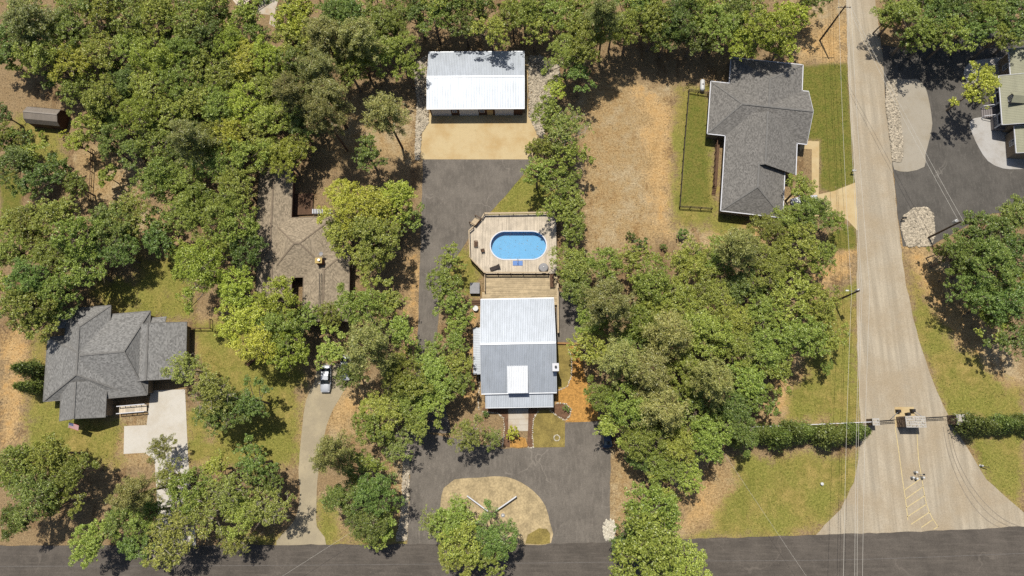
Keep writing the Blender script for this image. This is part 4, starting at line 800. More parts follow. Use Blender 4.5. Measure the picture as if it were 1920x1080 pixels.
x, y = G(1317, 160, .7); t = thing('propane_tank', 'white propane tank above the fenced green strip', 'tank', (x, y, 0), R_(-4)); m = MB(); m.tube([(0, -1.25, .75), (0, -1.2, .75), (0, -1.05, .75), (0, -.85, .75), (0, .85, .75), (0, 1.05, .75), (0, 1.2, .75), (0, 1.25, .75)], [.06, .22, .4, .46, .46, .4, .22, .06], 18); m.build('tank', 'white_plastic', t, smooth=True); m = MB(); m.lathe([(.16, 1.15), (.16, 1.32), (.08, 1.38)], 12); m.build('dome', 'grey_cover', t)
for b in (-.7, .7): m = MB(); m.cbox(0, b, .16, .5, .12, .32); m.build('foot', 'dark_metal', t)
def mailbox(px, lab, mat):
    x, y = G(*px); t = thing('mailbox', lab, 'mailbox', (x, y, 0)); m = MB(); m.cbox(0, 0, .5, .12, .12, 1.); m.build('post', 'dark_wood', t); m = MB()
    pr = [(-.14, 1.), (.14, 1.), (.14, 1.2), (.08, 1.3), (-.08, 1.3), (-.14, 1.2)]; m.add([(.35, a, z) for a, z in pr] + [(-.35, a, z) for a, z in pr], [tuple(range(6)), tuple(range(11, 5, -1))] + [(i, 6 + i, 6 + (i + 1) % 6, (i + 1) % 6) for i in range(6)]); m.build('box', mat, t, True); m = MB(); m.box(.1, .3, .145, .16, 1.1, 1.35); m.build('flag', 'lamp_red', t)
mailbox((1596, 324), 'white mailbox at the grass edge above the tan driveway mouth', 'white_plastic'); mailbox((1690, 412), 'dark mailbox at the upper left of the round stone bed', 'black_plastic')
def bench(px, rz, lab):
    x, y = G(*px); t = thing('garden_bench', lab, 'bench', (x, y, 0), R_(rz))
    for k in range(4): m = MB(); m.box(-.9, .9, -.3 + k * .15, -.17 + k * .15, .43, .47); m.build('seat_slat', 'dark_wood', t)
    for k in range(3): m = MB(); m.box(-.9, .9, .34, .38, .52 + k * .15, .64 + k * .15); m.build('back_slat', 'dark_wood', t)
    for a in (-.8, .8): m = MB(); m.cbox(a, 0, .22, .08, .6, .43); m.build('leg', 'dark_wood', t); m = MB(); m.cbox(a, .36, .6, .08, .06, .9); m.build('back_post', 'dark_wood', t)
bench((472, 679), 40, 'brown garden bench in the dry yard right of the slate grey house')
# striped flag on the front gable of the slate grey house
x, y = G(141, 803, 2.6); t = thing('house_flag', 'striped red and white flag with blue corner by the slate grey house', 'flag', (x, y, 2.4), R_(-12))
m = MB(); m.tube([(-.95, 1.9, -.1), (-.95, .8, .9), (-.95, -.15, .62)], .025, 8); m.build('pole', 'white_trim', t)
fz = lambda u, v: .6 + .35 * v - .12 * math.sin(u * 4)
for k in range(13):
    v0, v1 = k / 13, (k + 1) / 13; m = MB(); us = [i / 8 for i in range(9)]; m.add([(-.9 + 1.9 * u, -.1 + .95 * (v - .0) - .15 * u, fz(u, v)) for u in us for v in (v0, v1)], [(2 * i, 2 * i + 2, 2 * i + 3, 2 * i + 1) for i in range(8)]); m.build('stripe', 'flag_red' if k % 2 == 0 else 'flag_white', t)
m = MB(); us = [i / 4 * .4 for i in range(5)]; m.add([(-.9 + 1.9 * u, -.1 + .95 * v - .15 * u, fz(u, v) + .015) for u in us for v in (6 / 13, 1.)], [(2 * i, 2 * i + 2, 2 * i + 3, 2 * i + 1) for i in range(4)]); cn = m.build('canton', 'flag_blue', t); m = MB()
for i in range(5):
    for j in range(4): u, v = .04 + i * .08, 7 / 13 + j * .13; m.cbox(-.9 + 1.9 * u, -.1 + .95 * v - .15 * u, fz(u, v) + .024, .045, .045, .006, .78)
m.build('stars', 'flag_white', cn)
# ---------------------------------------------------------------- cars
def car(px, rz, lab, paint, L=4.7, W=1.85, suv=False):
    x, y = G(*px, .6); t = thing('parked_car', lab, 'car', (x, y, 0), R_(rz)); h = 1.05 if suv else .92
    S = [(-.5, .62, .38, .66), (-.485, .82, .30, .80), (-.44, .93, .24, .9), (-.3, .985, .2, .94), (0, 1., .2, h), (.18, 1., .2, h), (.36, .97, .22, .88), (.45, .9, .26, .78), (.49, .76, .32, .66), (.5, .55, .4, .58)]
    m = MB(); vs = []
    for u, wf, z0, z1 in S:
        a = W / 2 * wf; vs += [(-a * .9, u * L, z0), (-a, u * L, z0 + .15), (-a, u * L, z1 - .2), (-a * .86, u * L, z1 - .03), (-a * .4, u * L, z1 + .02), (a * .4, u * L, z1 + .02), (a * .86, u * L, z1 - .03), (a, u * L, z1 - .2), (a, u * L, z0 + .15), (a * .9, u * L, z0)]
    n = 10; m.add(vs, [(i * n + k, i * n + (k + 1) % n, (i + 1) * n + (k + 1) % n, (i + 1) * n + k) for i in range(len(S) - 1) for k in range(n)] + [tuple(range(n)), tuple(range(len(vs) - 1, len(vs) - n - 1, -1))]); body = m.build('body', paint, t, True, True)
    zt = 1.68 if suv else 1.45; y0, y1, y2, y3 = (-.47 * L, -.42 * L, .08 * L, .22 * L) if suv else (-.4 * L, -.24 * L, .06 * L, .22 * L); a, b = W / 2 * .9, W / 2 * .7
    m = MB(); m.add([(-b, y1, zt), (b, y1, zt), (b * 1.0, y2, zt), (-b, y2, zt), (-b * .92, (y1 + y2) / 2, zt + .05), (b * .92, (y1 + y2) / 2, zt + .05)], [(0, 1, 5, 4), (4, 5, 2, 3), (0, 4, 3), (1, 2, 5)]); m.build('car_roof', paint, t, True)
    zb = .86
    for nm, q in (('windscreen', [(-a * .92, y3, zb), (a * .92, y3, zb), (b, y2 + .02, zt), (-b, y2 + .02, zt)]), ('rear_window', [(-a * .9, y0, zb), (a * .9, y0, zb), (b, y1 - .02, zt), (-b, y1 - .02, zt)]), ('side_window', [(-a, y0, zb), (-a, y3, zb), (-b, y2, zt), (-b, y1, zt)]), ('side_window', [(a, y0, zb), (a, y3, zb), (b, y2, zt), (b, y1, zt)])):
        m = MB(); m.add(q, [(0, 1, 2, 3)]); m.build(nm, 'glass', t)
    for s_ in (-1, 1):
        m = MB(); m.cbox(s_ * (W / 2 + .1), .17 * L, .98, .2, .14, .14); m.build('mirror', paint, t)
        m = MB(); m.cbox(s_ * W * .34, .478 * L, .68, .34, .1, .13); m.build('headlight', 'lamp_clear', t); m = MB(); m.cbox(s_ * W * .36, -.487 * L, .74, .3, .08, .15); m.build('tail_light', 'lamp_red', t)
        for u in (-.31, .31): m = MB(); m.tube([(s_ * (W / 2 - .22), u * L, .33), (s_ * (W / 2 - .005), u * L, .33)], .33, 18); wl = m.build('wheel', 'tyre', t); m = MB(); m.tube([(s_ * (W / 2 - .01), u * L, .33), (s_ * (W / 2 + .012), u * L, .33)], .2, 14); m.build('rim', 'steel', wl)
car((611, 710), 181, 'silver car parked nose down at the top of the grey concrete driveway', 'car_silver', 4.9)
car((648, 690), 184, 'silver car mostly hidden under the tree beside the other silver car', 'car_silver', 4.5)
car((1508, 378), 97, 'white car under the tree on the tan driveway of the grey hipped house', 'car_white', 5.0, 1.95, True)
car((1137, 815), 5, 'dark blue car under the tree at the right end of the circular driveway', 'car_dark', 4.6)

# ---------------------------------------------------------------- utility poles and wires
def pole(px, h, lab, arm=None, can=None, lamp=False):
    x, y = G(*px); t = thing('utility_pole', lab, 'utility pole', (x, y, 0)); m = MB(); m.tube([(0, 0, 0), (0, 0, h)], [.19, .13], 12); m.build('mast', 'pole_wood', t)
    if arm is not None:
        m = MB(); d = Vector((math.cos(arm), math.sin(arm), 0)); m.beam(tuple(d * -1.2 + Vector((0, 0, h - .5))), tuple(d * 1.2 + Vector((0, 0, h - .5))), .1, .12); ca = m.build('crossarm', 'pole_wood', t)
        for k in (-1.1, -.5, .5, 1.1): m = MB(); m.lathe([(.05, 0), (.07, .05), (.05, .1), (.06, .15), (.03, .2)], 10, tuple(d * k + Vector((0, 0, h - .44)))); m.build('insulator', 'white_plastic', ca)
    if can: m = MB(); m.lathe([(.1, 0), (.26, .04), (.27, .85), (.2, .93), (.06, .97)], 16, (can[0], can[1], h - 1.6)); tr = m.build('transformer', 'white_plastic', t); m = MB(); m.cyl(can[0], can[1], h - .63, h - .42, .05, 8); m.build('bushing', 'grey_cover', tr)
    if lamp: m = MB(); m.tube([(0, 0, h - 1.3), (-.6, .1, h - 1.0), (-1.5, .2, h - .9)], .04, 8); a = m.build('lamp_arm', 'steel', t); m = MB(); m.cbox(-1.6, .2, h - .92, .5, .22, .12); m.build('lamp_head', 'white_plastic', a)
    for k in range(3): m = MB(); m.cbox(.2, -.05, 1.6 + k * 1.5, .12, .12, .2); m.build('bracket', 'grey_cover', t)
    return (x, y, h)
A = pole((1537, 76), 11.0, 'tall wooden utility pole with crossarm left of the entrance road near the top edge', 0.0)
B = pole((1563, 566), 9.6, 'wooden utility pole with lamp arm and white transformer at the middle of the entrance road', None, (.3, .25), True)
D = pole((1740, 446), 9.6, 'wooden utility pole with white transformer by the round stone bed', None, (-.25, .4))
E_ = G(1600, 1160); E_ = (E_[0] - 4.6, E_[1], 10.)
def wire(lab, p, q, sag, r=.022):
    m = MB(); P = [Vector(p).lerp(Vector(q), k / 16) - Vector((0, 0, sag * 4 * (k / 16) * (1 - k / 16))) for k in range(17)]; m.tube(P, r, 6); tag(m.build('power_wire', 'wire_metal'), lab, 'wire', 'overhead wires')
def up(p, dx, dz): return (p[0] + dx, p[1], p[2] + dz)
N_ = G(1532, -260); N_ = (N_[0], N_[1], 11.)
for i, (dx, dz, nm) in enumerate(((-1.1, -.25, 'leftmost'), (.15, .05, 'second'), (.55, -.25, 'third'), (1.1, -.2, 'rightmost'))):
    bx = (-.5 if i == 0 else .25 * i, -1.7 if i == 0 else -.1 * (3 - i))
    wire(nm + ' overhead wire above the upper part of the entrance road', up(A, dx, dz), up(B, bx[0] + (1. if i == 3 else 0), bx[1]), .5)
    wire(nm + ' overhead wire above the gate and the lower road', up(B, bx[0] + (1. if i == 3 else 0), bx[1]), (E_[0] + dx * 1.3, E_[1], 9.6 + dz), .5)
    wire(nm + ' overhead wire leaving the top of the picture', up(A, dx, dz), (N_[0] + dx, N_[1], N_[2] + dz), .4)
for i, dx in enumerate((.5, 1.1)): wire(('left' if i == 0 else 'right') + ' of two slanting wires to the pole by the stone bed', up(A, dx, -.25), up(D, -.2 + i * .8, -.2), .5)
for lab, a, b in (('thin service wire crossing the lower road left of the circular driveway', (690, 978), (480, 1112)), ('thin service wire crossing the lower road left of the gate', (1352, 841), (1545, 1130))):
    p, q = G(*a, 5.0), G(*b, 5.0); wire(lab, (p[0], p[1], 5.), (q[0], q[1], 5.2), .2, .014)

# ---------------------------------------------------------------- trees
def leaf_mesh(name, cen, nor, size, aspect, mat, seed):
    """many small leaf-sized diamonds at cen, facing nor"""
    r = np.random.default_rng(seed); n = len(cen); nor = nor / np.linalg.norm(nor, axis=1, keepdims=True)
    t = np.cross(nor, r.normal(size=(n, 3))); t /= np.linalg.norm(t, axis=1, keepdims=True) + 1e-9; b = np.cross(nor, t)
    s = size * r.uniform(.7, 1.35, (n, 1)); fold = nor * s * .22
    V = np.stack([cen - t * s, cen - b * s * aspect + fold, cen + t * s, cen + b * s * aspect + fold], 1).reshape(-1, 3)
    me = bpy.data.meshes.new(name); me.vertices.add(4 * n); me.vertices.foreach_set('co', V.ravel()); me.loops.add(4 * n); me.loops.foreach_set('vertex_index', np.arange(4 * n))
    me.polygons.add(n); me.polygons.foreach_set('loop_start', np.arange(0, 4 * n, 4)); me.polygons.foreach_set('loop_total', np.full(n, 4)); me.update(calc_edges=True); me.materials.append(MATS[mat]); return me
def sph(r, n, up=-.2):
    out = []
    while len(out) < n:
        v = r.normal(size=3); v /= np.linalg.norm(v)
        if v[2] > up: out.append(v)
    return np.array(out)
def broadleaf(seed, R, Ht, nl, nc, nv, size, gap=0., bark='bark', spread=1.):
    r = np.random.default_rng(seed); zc = Ht - R * .78; cen = []; nor = []; wood = MB()
    off = r.normal(size=2) * R * .05; trunk = [(0, 0, -.1), (off[0] * .3, off[1] * .3, zc * .3), (off[0], off[1], zc * .65), (off[0] * 1.3, off[1] * 1.3, zc + R * .1)]; tr = R * .055
    wood.tube(trunk, [tr * 1.25, tr, tr * .8, tr * .4], 8)
    dirs = sph(r, nl * 6, -.12); keep = [np.array([.1, .05, .99])]
    for d in dirs:
        if len(keep) < nl and all(np.linalg.norm(d - k) > 1.55 / math.sqrt(nl) for k in keep): keep.append(d)
    ph = r.uniform(0, 6.28, 2)
    for d in keep:
        th = math.atan2(d[1], d[0]); rad = R * r.uniform(.4, .95) * (1 + .16 * math.sin(2 * th + ph[0]) + .14 * math.sin(3 * th + ph[1])) * (1 if d[2] < .6 else .85)
        lr = R * r.uniform(.13, .29) * spread * (1.15 - .35 * rad / R); L = np.array([d[0] * rad, d[1] * rad, zc + d[2] * rad * .8 - (rad / R) ** 2 * R * .15])
        s = np.array(trunk[2]) * (1 - .25) + np.array(trunk[1]) * .25; s[2] = zc * r.uniform(.5, .85); mid = (s + L) / 2 + np.array([0, 0, -.06 * R]) + r.normal(size=3) * .04 * R
        wood.tube([tuple(s), tuple(mid), tuple(L)], [tr * .5, tr * .33, tr * .14], 6)
        for c in sph(r, nc, -.3):
            c = c * np.array([1, 1, .75]); P = L + c * lr * r.uniform(.5, 1.5); cr = R * r.uniform(.045, .095)
            if r.random() < gap:
                P = L + (P - L) * 1.5; wood.tube([tuple(L), tuple((L + P) / 2 + r.normal(size=3) * .12), tuple(P)], [tr * .2, tr * .14, tr * .04], 5); continue
            if r.random() < .35: wood.tube([tuple(L), tuple(P)], [tr * .12, tr * .04], 4)
            k = int(nv * r.uniform(.6, 1.3)); h = sph(r, k, -.15) * np.array([1, 1, .62]) * r.uniform(.75, 1.15, (k, 1))
            cen.append(P + h * cr); nor.append(h * .7 + np.array([0, 0, .5]) + r.normal(size=(k, 3)) * .55)
    return np.concatenate(cen), np.concatenate(nor), wood
def pine(seed, R, Ht, size):
    r = np.random.default_rng(seed); wood = MB(); lean = r.normal(size=2) * .4; wood.tube([(0, 0, -.1), (lean[0] * .4, lean[1] * .4, Ht * .4), (lean[0], lean[1], Ht * .8), (lean[0] * 1.1, lean[1] * 1.1, Ht)], [.24, .2, .12, .03], 8); cen = []; nor = []
    for k in range(46):
        f = (k + r.random()) / 46; z = Ht * (.64 + .36 * f); L = R * (1 - .62 * f ** 1.5) * r.uniform(.6, 1.1); a = k * 2.4 + r.normal() * .4; s = np.array([lean[0], lean[1], z]); e = s + np.array([math.cos(a) * L, math.sin(a) * L, L * (.30 - .35 * (1 - f)) + r.normal() * .25])
        wood.tube([tuple(s), tuple((s + e) / 2 + np.array([0, 0, .15])), tuple(e)], [.06, .04, .015], 5)
        for j in range(11):
            u = .38 + .62 * (j + r.random()) / 11; P = s + (e - s) * u + r.normal(size=3) * np.array([.28, .28, .15]) * (.5 + u); wood.tube([tuple(s + (e - s) * (u - .08)), tuple(P)], [.018, .008], 3, False); n = 26
            q = r.normal(size=(n, 3)) * np.array([.24, .24, .14]); cen.append(P + q); nor.append(q * 1.5 + np.array([0, 0, .8]) + r.normal(size=(n, 3)) * .5)
    return np.concatenate(cen), np.concatenate(nor), wood
def cypress(seed, R, Ht):
    r = np.random.default_rng(seed); wood = MB(); wood.tube([(0, 0, -.1), (0, 0, Ht * .9)], [.12, .02], 7); cen = []; nor = []
    for k in range(130):
        f = (k + r.random()) / 130; z = Ht * (.04 + .93 * f); L = R * (1 - f) ** .62 * r.uniform(.65, 1.15); a = k * 2.4; e = np.array([math.cos(a) * L, math.sin(a) * L, z + L * .35]); s = np.array([0, 0, z])
        if k % 3 == 0: wood.tube([tuple(s), tuple(e)], [.02, .006], 3, False)
        for j in range(3):
            u = .45 + .55 * (j + r.random()) / 3; n = 12; q = r.normal(size=(n, 3)) * np.array([.14, .14, .2]); cen.append(s + (e - s) * u + q); nor.append(np.array([math.cos(a), math.sin(a), .7]) + r.normal(size=(n, 3)) * .5)
    return np.concatenate(cen), np.concatenate(nor), wood
PROTO = {}
def proto(key, gen, R, Ht, zc, size, asp, mats, bark, seed):
    c, n, wd = gen; wm = wd.mesh('trunk'); wm.materials.append(MATS[bark]); base = leaf_mesh('crown', c, n, size, asp, mats[0], seed); out = {}
    for mt in mats:
        me = base if mt == mats[0] else base.copy()
        if mt != mats[0]: me.materials.clear(); me.materials.append(MATS[mt])
        out[mt] = me
    PROTO.setdefault(key, []).append((R, Ht, zc, out, wm))
for i, (nl, nc, nv, sz) in enumerate(((26, 19, 30, .125), (32, 16, 34, .11), (21, 21, 30, .13), (36, 14, 26, .135), (28, 19, 36, .105), (23, 17, 27, .145), (27, 18, 32, .12))): proto('big', broadleaf(100 + i, 5.2, 14.5, nl, nc, nv, sz, .06 + .03 * (i % 3)), 5.2, 14.5, 11.2, sz, .62, ['leaf_oak', 'leaf_yellow', 'leaf_dark'], 'bark', 200 + i)
for i in range(4): proto('mid', broadleaf(120 + i, 3.6, 10.5, 19, 14, 26, .16, .06), 3.6, 10.5, 8.2, .115, .62, ['leaf_oak', 'leaf_yellow', 'leaf_dark'], 'bark', 220 + i)
for i in range(3): proto('loose', broadleaf(140 + i, 4.6, 13.5, 24, 16, 24, .15, .17, 'bark_pale', 1.15), 4.6, 13.5, 10.6, .125, .6, ['leaf_loose'], 'bark_pale', 240 + i)
for i in range(3): proto('pine', pine(160 + i, 4.3, 18.5, .17), 4.3, 18.5, 15.6, .19, .22, ['leaf_pine'], 'bark_pine', 260 + i)
for i in range(3): proto('shrub', broadleaf(180 + i, 1.3, 2.3, 9, 8, 26, .11), 1.3, 2.3, 1.5, .10, .6, ['leaf_oak', 'leaf_yellow', 'leaf_dark'], 'bark', 280 + i)
for i in range(3): proto('cypress', cypress(190 + i, 1.5, 4.6), 1.5, 4.6, 2.0, .12, .4, ['leaf_cypress'], 'bark', 290 + i)
KIND = {'o': (None, 'leaf_oak', 'mid green broadleaf tree'), 'y': (None, 'leaf_yellow', 'yellow green broadleaf tree'), 'd': (None, 'leaf_dark', 'dark green broadleaf tree'), 'p': ('pine', 'leaf_pine', 'olive pine tree'), 'm': ('loose', 'leaf_loose', 'sparse tree with pale branches'),
        's': ('shrub', 'leaf_dark', 'small round shrub'), 'S': ('shrub', 'leaf_yellow', 'small yellow green shrub'), 'c': ('cypress', 'leaf_cypress', 'dark feathery conifer')}
MARKS = [((82, 212), 'brown barn shed'), ((555, 465), 'tan shingle house'), ((190, 680), 'slate grey house'), ((890, 150), 'white garage'), ((970, 650), 'metal roofed house'), ((972, 460), 'pool'), ((1425, 260), 'grey hipped house'),
         ((1710, 790), 'stone gate monument'), ((1890, 190), 'green roofed house'), ((930, 950), 'driveway island'), ((611, 710), 'silver car'), ((1317, 160), 'propane tank'), ((1563, 566), 'transformer pole with lamp'), ((1740, 446), 'round stone bed'), ((300, 800), 'pale concrete drive'), ((1100, 900), 'circular driveway'), ((40, 720), 'sandy left lot'), ((505, 20), 'balcony at top edge')]
TREES = """
o 130 40 52;o 185 12 46;o 240 30 50;o 295 20 48;o 350 35 48;d 402 18 42;p 52 30 50;d 8 70 46;o 70 95 48;y 125 112 50;o 182 95 46;o 236 88 44;y 288 106 52;o 337 96 42;d 388 62 40;y 432 78 42;d 2 212 26;o 136 172 34;o 186 186 46;
d 232 156 42;o 280 164 46;o 330 150 44;o 372 118 40;o 420 142 44;y 464 116 46;o 168 232 36;o 216 236 42;y 262 214 46;o 310 210 44;o 360 190 42;o 410 200 44;y 455 190 44;o 8 256 30;u 6 106 30;u 34 62 32;u 22 262 32;u 62 288 34;u 108 312 26;u 200 330 22;u 50 350 30;u 15 540 40;u 120 580 34;u 240 440 34;u 300 420 34;u 335 470 28;y 142 268 24;d 204 274 32;d 252 284 36;o 292 268 42;p 342 254 44;o 388 256 42;y 432 250 46;o 472 240 38;d 28 302 42;d 78 330 40;o 137 344 28;o 292 332 44;o 342 330 42;o 402 310 46;o 444 344 42;d 330 290 34;
o 462 20 34;o 470 60 32;y 552 40 40;o 548 70 42;y 560 14 40;p 602 62 50;d 642 20 46;p 662 74 50;o 702 40 46;o 742 30 44;d 784 22 40;d 836 6 36;o 900 18 38;o 922 56 38;y 500 104 46;d 546 112 38;p 592 122 46;o 652 122 44;o 702 98 42;o 748 92 42;o 500 160 46;p 552 172 46;p 612 172 48;o 510 222 46;d 560 232 40;p 608 212 40;y 532 292 46;o 498 282 42;p 725 208 50;d 690 288 34;o 764 128 30;o 460 290 40;o 560 270 34;d 655 30 40;
o 985 18 42;o 1003 52 34;o 1042 18 42;o 1092 28 36;o 1100 76 50;o 1062 100 44;d 1086 142 32;p 1140 22 40;o 1182 42 46;o 1226 52 42;o 1218 14 42;d 1272 24 48;d 1304 62 42;o 1352 40 48;d 1402 18 42;y 1392 76 44;y 1440 50 52;y 1482 28 40;y 1468 82 34;o 1518 8 28;y 1045 166 24;o 1032 216 38;m 1062 244 44;o 1022 272 32;o 1072 292 36;o 1008 322 34;o 1050 342 42;o 1076 388 34;o 1042 392 30;o 1078 434 32;
o 1690 18 42;o 1722 52 40;d 1762 22 44;d 1806 24 46;o 1852 20 46;d 1896 24 46;o 1740 -10 44;y 1836 160 40;y 1850 140 24;o 1790 62 38;d 1835 56 40;o 1875 66 36;d 1915 60 36;o 1752 62 34;o 1665 30 26;d 1780 -5 44;o 1870 -8 44;d 1700 75 24;
o 52 414 46;o 18 470 42;o 100 402 50;o 142 440 56;d 202 420 50;o 236 398 44;o 96 482 48;d 50 522 52;o 150 502 50;o 40 572 50;o 102 542 42;o 76 598 40;d 214 470 42;o 350 400 52;o 420 390 50;d 290 452 36;y 372 508 60;y 440 542 52;o 402 470 42;o 442 422 50;y 456 602 54;o 520 612 48;o 380 372 40;d 460 470 42;o 320 350 38;o 20 420 34;
y 640 380 46;y 692 388 56;y 742 370 46;o 702 440 58;o 642 432 42;o 762 406 30;o 692 486 42;y 520 558 50;o 566 604 38;y 482 642 50;y 540 654 44;o 672 572 58;o 722 560 40;o 620 592 32;p 682 652 62;o 742 620 38;o 622 652 36;o 742 692 48;
o 844 486 28;o 836 528 38;o 850 568 36;o 858 608 28;o 846 642 32;o 804 660 30;o 812 704 46;o 852 684 32;o 856 724 34;o 772 724 40;o 720 772 48;o 700 802 38;o 762 754 42;o 806 748 44;o 790 790 38;m 742 832 32;d 660 700 34;
o 1076 500 42;d 1088 546 46;o 1132 492 42;o 1190 486 38;p 1152 562 54;o 1112 602 44;o 1222 532 54;o 1292 492 52;o 1342 484 48;o 1332 542 50;o 1272 562 50;o 1202 602 48;p 1262 622 56;o 1322 622 54;p 1392 462 52;o 1442 432 44;o 1482 412 42;o 1526 396 42;o 1500 352 34;o 1562 412 26;o 1502 462 50;o 1442 502 54;d 1392 532 48;o 1540 482 38;o 1482 552 52;o 1540 574 48;o 1432 582 50;o 1372 592 46;o 1560 634 36;o 1502 632 54;o 1442 652 54;o 1382 652 50;
o 1108 652 40;p 1162 682 54;p 1222 692 54;o 1282 692 52;p 1342 702 50;o 1402 712 48;o 1458 702 38;o 1130 742 46;o 1190 762 56;p 1252 762 56;o 1312 762 50;d 1372 762 46;o 1422 752 36;o 1152 800 40;o 1212 822 48;o 1272 832 50;o 1332 822 50;d 1392 808 42;o 1242 872 44;o 1290 890 34;d 1200 862 34;o 1552 690 16;o 1232 572 40;d 1182 640 44;
o 1228 962 66;o 1212 1036 88;o 1274 1056 58;d 1180 1010 36;o 1240 924 36;d 1850 432 50;d 1902 402 42;d 1802 476 48;d 1862 492 58;d 1912 472 46;d 1830 542 50;d 1890 566 54;d 1906 632 40;o 1768 470 22;u 1838 462 42;u 1882 522 42;u 1802 512 36;u 1868 604 38;u 1908 542 40;u 1850 580 36;u 1880 440 36;
o 30 872 60;o 92 852 50;o 132 884 44;d 60 932 58;d 26 976 44;o 112 942 40;m 300 840 28;p 240 922 46;o 272 962 48;d 228 972 46;o 170 1014 44;d 250 1026 34;m 318 892 34;o 352 924 48;m 382 964 46;m 332 992 48;m 312 1036 38;m 432 924 44;d 474 868 40;o 452 964 48;m 502 952 42;m 442 1016 34;d 504 902 36;d 432 764 42;d 472 752 38;m 392 732 46;m 346 690 38;d 402 782 34;o 405 880 34;
p 616 852 48;o 680 880 46;d 642 934 44;d 702 924 50;d 680 972 48;o 722 982 32;o 700 1004 30;m 880 814 40;S 962 812 16;o 850 972 48;o 872 1014 54;d 922 1002 48;o 862 1044 44;o 918 1048 36;m 818 978 28;m 925 822 20;
s 1183 441 11;s 1200 457 14;s 1281 438 13;s 1245 463 9;c 55 692 22;c 55 726 20;s 1062 766 7;S 690 268 18;s 910 776 8;S 1000 276 14;s 300 250 12;S 78 252 9;S 118 250 9;s 1385 440 14;s 484 842 12"""
for k in range(13): TREES += ';c %d %d %d' % (1388 + k * 18.6 + random.uniform(-5, 5), 816 - k * .5 + random.uniform(-8, 8), random.randint(17, 29))
for k in range(7): TREES += ';c %d %d %d' % (1822 + k * 19 + random.uniform(-5, 5), 798 - k * 1. + random.uniform(-7, 7), random.randint(15, 26))
for a, b in ((150, 75), (212, 60), (265, 62), (318, 68), (100, 60), (105, 150), (158, 145), (210, 130), (255, 130), (305, 130), (355, 85), (395, 95), (445, 110), (190, 215), (240, 195), (290, 190), (335, 185), (385, 160), (440, 165), (480, 140), (400, 225), (350, 225), (300, 240), (410, 280), (370, 290), (475, 200), (530, 140), (575, 145), (525, 195), (580, 205), (640, 90), (625, 40), (690, 70), (720, 65), (680, 110), (575, 90), (30, 110), (60, 60), (420, 45), (370, 15), (265, 5), (210, 5), (150, 0), (1215, 580), (1300, 590), (1350, 640), (1240, 660), (1300, 730), (1230, 730), (1400, 620), (1460, 610), (1420, 540), (1480, 500), (1180, 720), (1250, 800), (1320, 790), (60, 440), (120, 470), (70, 550), (180, 450)): TREES += ';u %d %d %d' % (a, b, random.randint(27, 35))
TREES += ';o 815 34 36;d 872 46 30;o 962 26 36;d 1018 34 30;o 1068 52 30;o 1150 52 36;d 1252 62 34;o 1330 74 30;d 1372 26 38;o 1240 30 40;d 1190 10 40;o 1310 14 42;o 860 8 36'
for k in range(25): TREES += ';u %d %d %d' % (20 + k * 62 + random.uniform(-12, 12), -22 + random.uniform(-8, 8), random.randint(42, 52)) if not 7 <= k <= 7 else ''
ORD = ['nearest', 'second', 'third', 'fourth', 'fifth', 'sixth', 'seventh', 'eighth', 'ninth', 'tenth', 'eleventh', 'twelfth', 'thirteenth', 'fourteenth', 'fifteenth', 'sixteenth', 'seventeenth', 'eighteenth', 'nineteenth', 'twentieth']
DIRS = ['right of', 'upper right of', 'above', 'upper left of', 'left of', 'lower left of', 'below', 'lower right of']
def plant():
    rows = []
    for s in TREES.replace('\n', '').split(';'):
        if s.strip(): k, a, b, c = s.split(); rows.append([k, float(a), float(b), float(c)])
    fill = [q[1:] for q in rows if q[0] == 'u']; rows = [q for q in rows if q[0] != 'u']; info = {}
    for i, (k, a, b, c) in enumerate(rows):
        d, (mx, my), nm = min(((math.hypot(a - p[0], b - p[1]), p, n) for p, n in MARKS), key=lambda q: q[0])
        sec = DIRS[int(round(math.atan2(my - b, a - mx) / (math.pi / 4))) % 8]; info.setdefault((KIND[k][2], sec, nm), []).append((d, i))
    lab = {}
    for (kd, sec, nm), L in info.items():
        for j, (d, i) in enumerate(sorted(L)): lab[i] = '%s %s the %s' % (kd, sec, nm) if len(L) == 1 else '%s %s the %s, %s of %d outward' % (kd, sec, nm, ORD[j], len(L))
    r = random.Random(5)
    for i, (k, px, py, rp) in enumerate(rows):
        key, mt, kd = KIND[k]; key = key or ('big' if rp >= 41 else 'mid'); R, Ht, zc, mats, wm = r.choice(PROTO[key]); s = 1.
        for _ in range(4): s = rp * MPP(px, py, zc * s) / R * (.94 if key in ('big', 'pine') else 1.)
        if key == 'pine': sz_ = .85 + .2 * r.random()
        else: sz_ = s * r.uniform(.9, 1.1)
        x, y = G(px, py, zc * sz_); name = {'pine': 'pine_tree', 'shrub': 'shrub', 'cypress': 'conifer'}.get(key, 'broadleaf_tree')
        if k == 'c' and py > 750: label = None
        t = thing(name, lab[i], 'shrub' if key == 'shrub' else 'tree', (x, y, 0), r.uniform(0, 6.28), {'pine': 'pine trees', 'shrub': 'shrubs', 'cypress': 'conifers of hedge and garden'}.get(key, 'broadleaf trees around the houses'), (s * r.uniform(.88, 1.12), s * r.uniform(.88, 1.12), sz_))
        link('trunk', wm, t); link('crown', mats[mt], t)
    undergrowth(fill)
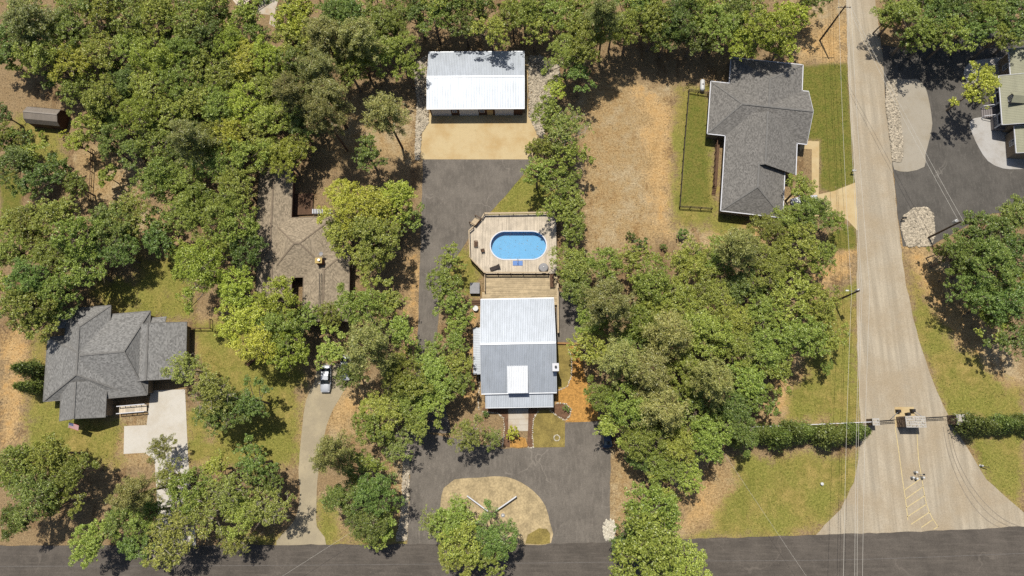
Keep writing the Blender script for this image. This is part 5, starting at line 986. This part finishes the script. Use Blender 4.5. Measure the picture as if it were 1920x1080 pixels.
def undergrowth(fill):
    '''the small crowns that close the gaps of the wood: one mass'''
    rr = np.random.default_rng(77); cs, ns, ss, mi = [], [], [], []; wood = MB(); base = [broadleaf(300 + i, 3.6, 9.5, 17, 12, 15, .16)[:2] for i in range(3)]
    for i, (px, py, rp) in enumerate(fill):
        c, n = base[i % 3]; s = rp * MPP(px, py, 7.) / 3.6; x, y = G(px, py, 7. * s); a = rr.uniform(0, 6.28); ca, sa = math.cos(a), math.sin(a); M_ = np.array([[ca, -sa, 0], [sa, ca, 0], [0, 0, 1]])
        cs.append(c @ M_.T * s + np.array([x, y, 0])); ns.append(n @ M_.T); mi.append(np.full(len(c), i % 2)); wood.tube([(x, y, -.1), (x, y, 6.5 * s)], [.14, .06], 6)
    me = leaf_mesh('woodland_undergrowth', np.concatenate(cs), np.concatenate(ns), .15, .62, 'leaf_dark', 78); me.materials.append(MATS['leaf_oak']); me.polygons.foreach_set('material_index', np.concatenate(mi).astype(np.int32))
    o = tag(link('woodland_undergrowth', me), 'smaller crowns and undergrowth closing the gaps between the woodland trees', 'undergrowth', None, 'stuff'); wood.build('stems', 'bark', o)
plant()

# ---------------------------------------------------------------- grass and fallen leaves on the ground
def scatter(name, label, n, weight, size, mat, seed, cat):
    r = np.random.default_rng(seed); pts = np.stack([r.uniform(-112, 103, n), r.uniform(-24, 92, n)], 1)
    ix = np.clip(np.searchsorted(GX, pts[:, 0]) - 1, 0, len(GX) - 1); iy = np.clip(np.searchsorted(GY, pts[:, 1]) - 1, 0, len(GY) - 1)
    nz = r.random((60, 100)); u = (pts[:, 0] + 112) / 215 * 98; v = (pts[:, 1] + 24) / 116 * 58; i, j = u.astype(int), v.astype(int); fu, fv = u - i, v - j; fu = fu * fu * (3 - 2 * fu); fv = fv * fv * (3 - 2 * fv)
    drift = (nz[j, i] * (1 - fu) + nz[j, i + 1] * fu) * (1 - fv) + (nz[j + 1, i] * (1 - fu) + nz[j + 1, i + 1] * fu) * fv
    keep = r.random(n) < weight(iy, ix) * np.clip((drift - .3) * 3.2, .06, 1.4); pts = pts[keep]
    for P in PAVED:
        ins = np.zeros(len(pts), bool); lo, hi = P.min(0), P.max(0); c = np.where((pts > lo).all(1) & (pts < hi).all(1))[0]; q = pts[c]; f = np.zeros(len(c), bool)
        for a, b in zip(P, np.roll(P, -1, 0)): f ^= ((a[1] > q[:, 1]) != (b[1] > q[:, 1])) & (q[:, 0] < (b[0] - a[0]) * (q[:, 1] - a[1]) / (b[1] - a[1] + 1e-12) + a[0])
        ins[c[f]] = True; pts = pts[~ins]
    k = len(pts); cen = np.concatenate([pts, r.uniform(.03, .09, (k, 1))], 1); nor = np.array([0, 0, 1.]) + r.normal(size=(k, 3)) * .5
    me = leaf_mesh(name, cen, nor, size, .5, mat, seed); tag(link(name, me), label, cat, None, 'stuff')
scatter('grass_tufts', 'short dry green grass on the lawns and verges', 90000, lambda y, x: np.clip(GW['grass'][y, x] + GW['lush'][y, x], 0, 1) * .9, .11, 'grass_blade', 61, 'grass')
scatter('fallen_leaves', 'brown fallen leaves and straw on the bare ground and woodland floor', 110000, lambda y, x: np.clip(1 - GW['grass'][y, x] - GW['lush'][y, x] - .45 * GW['clay'][y, x] - .5 * GW['straw'][y, x], 0, 1) * .7, .10, 'dead_leaf', 62, 'leaves')
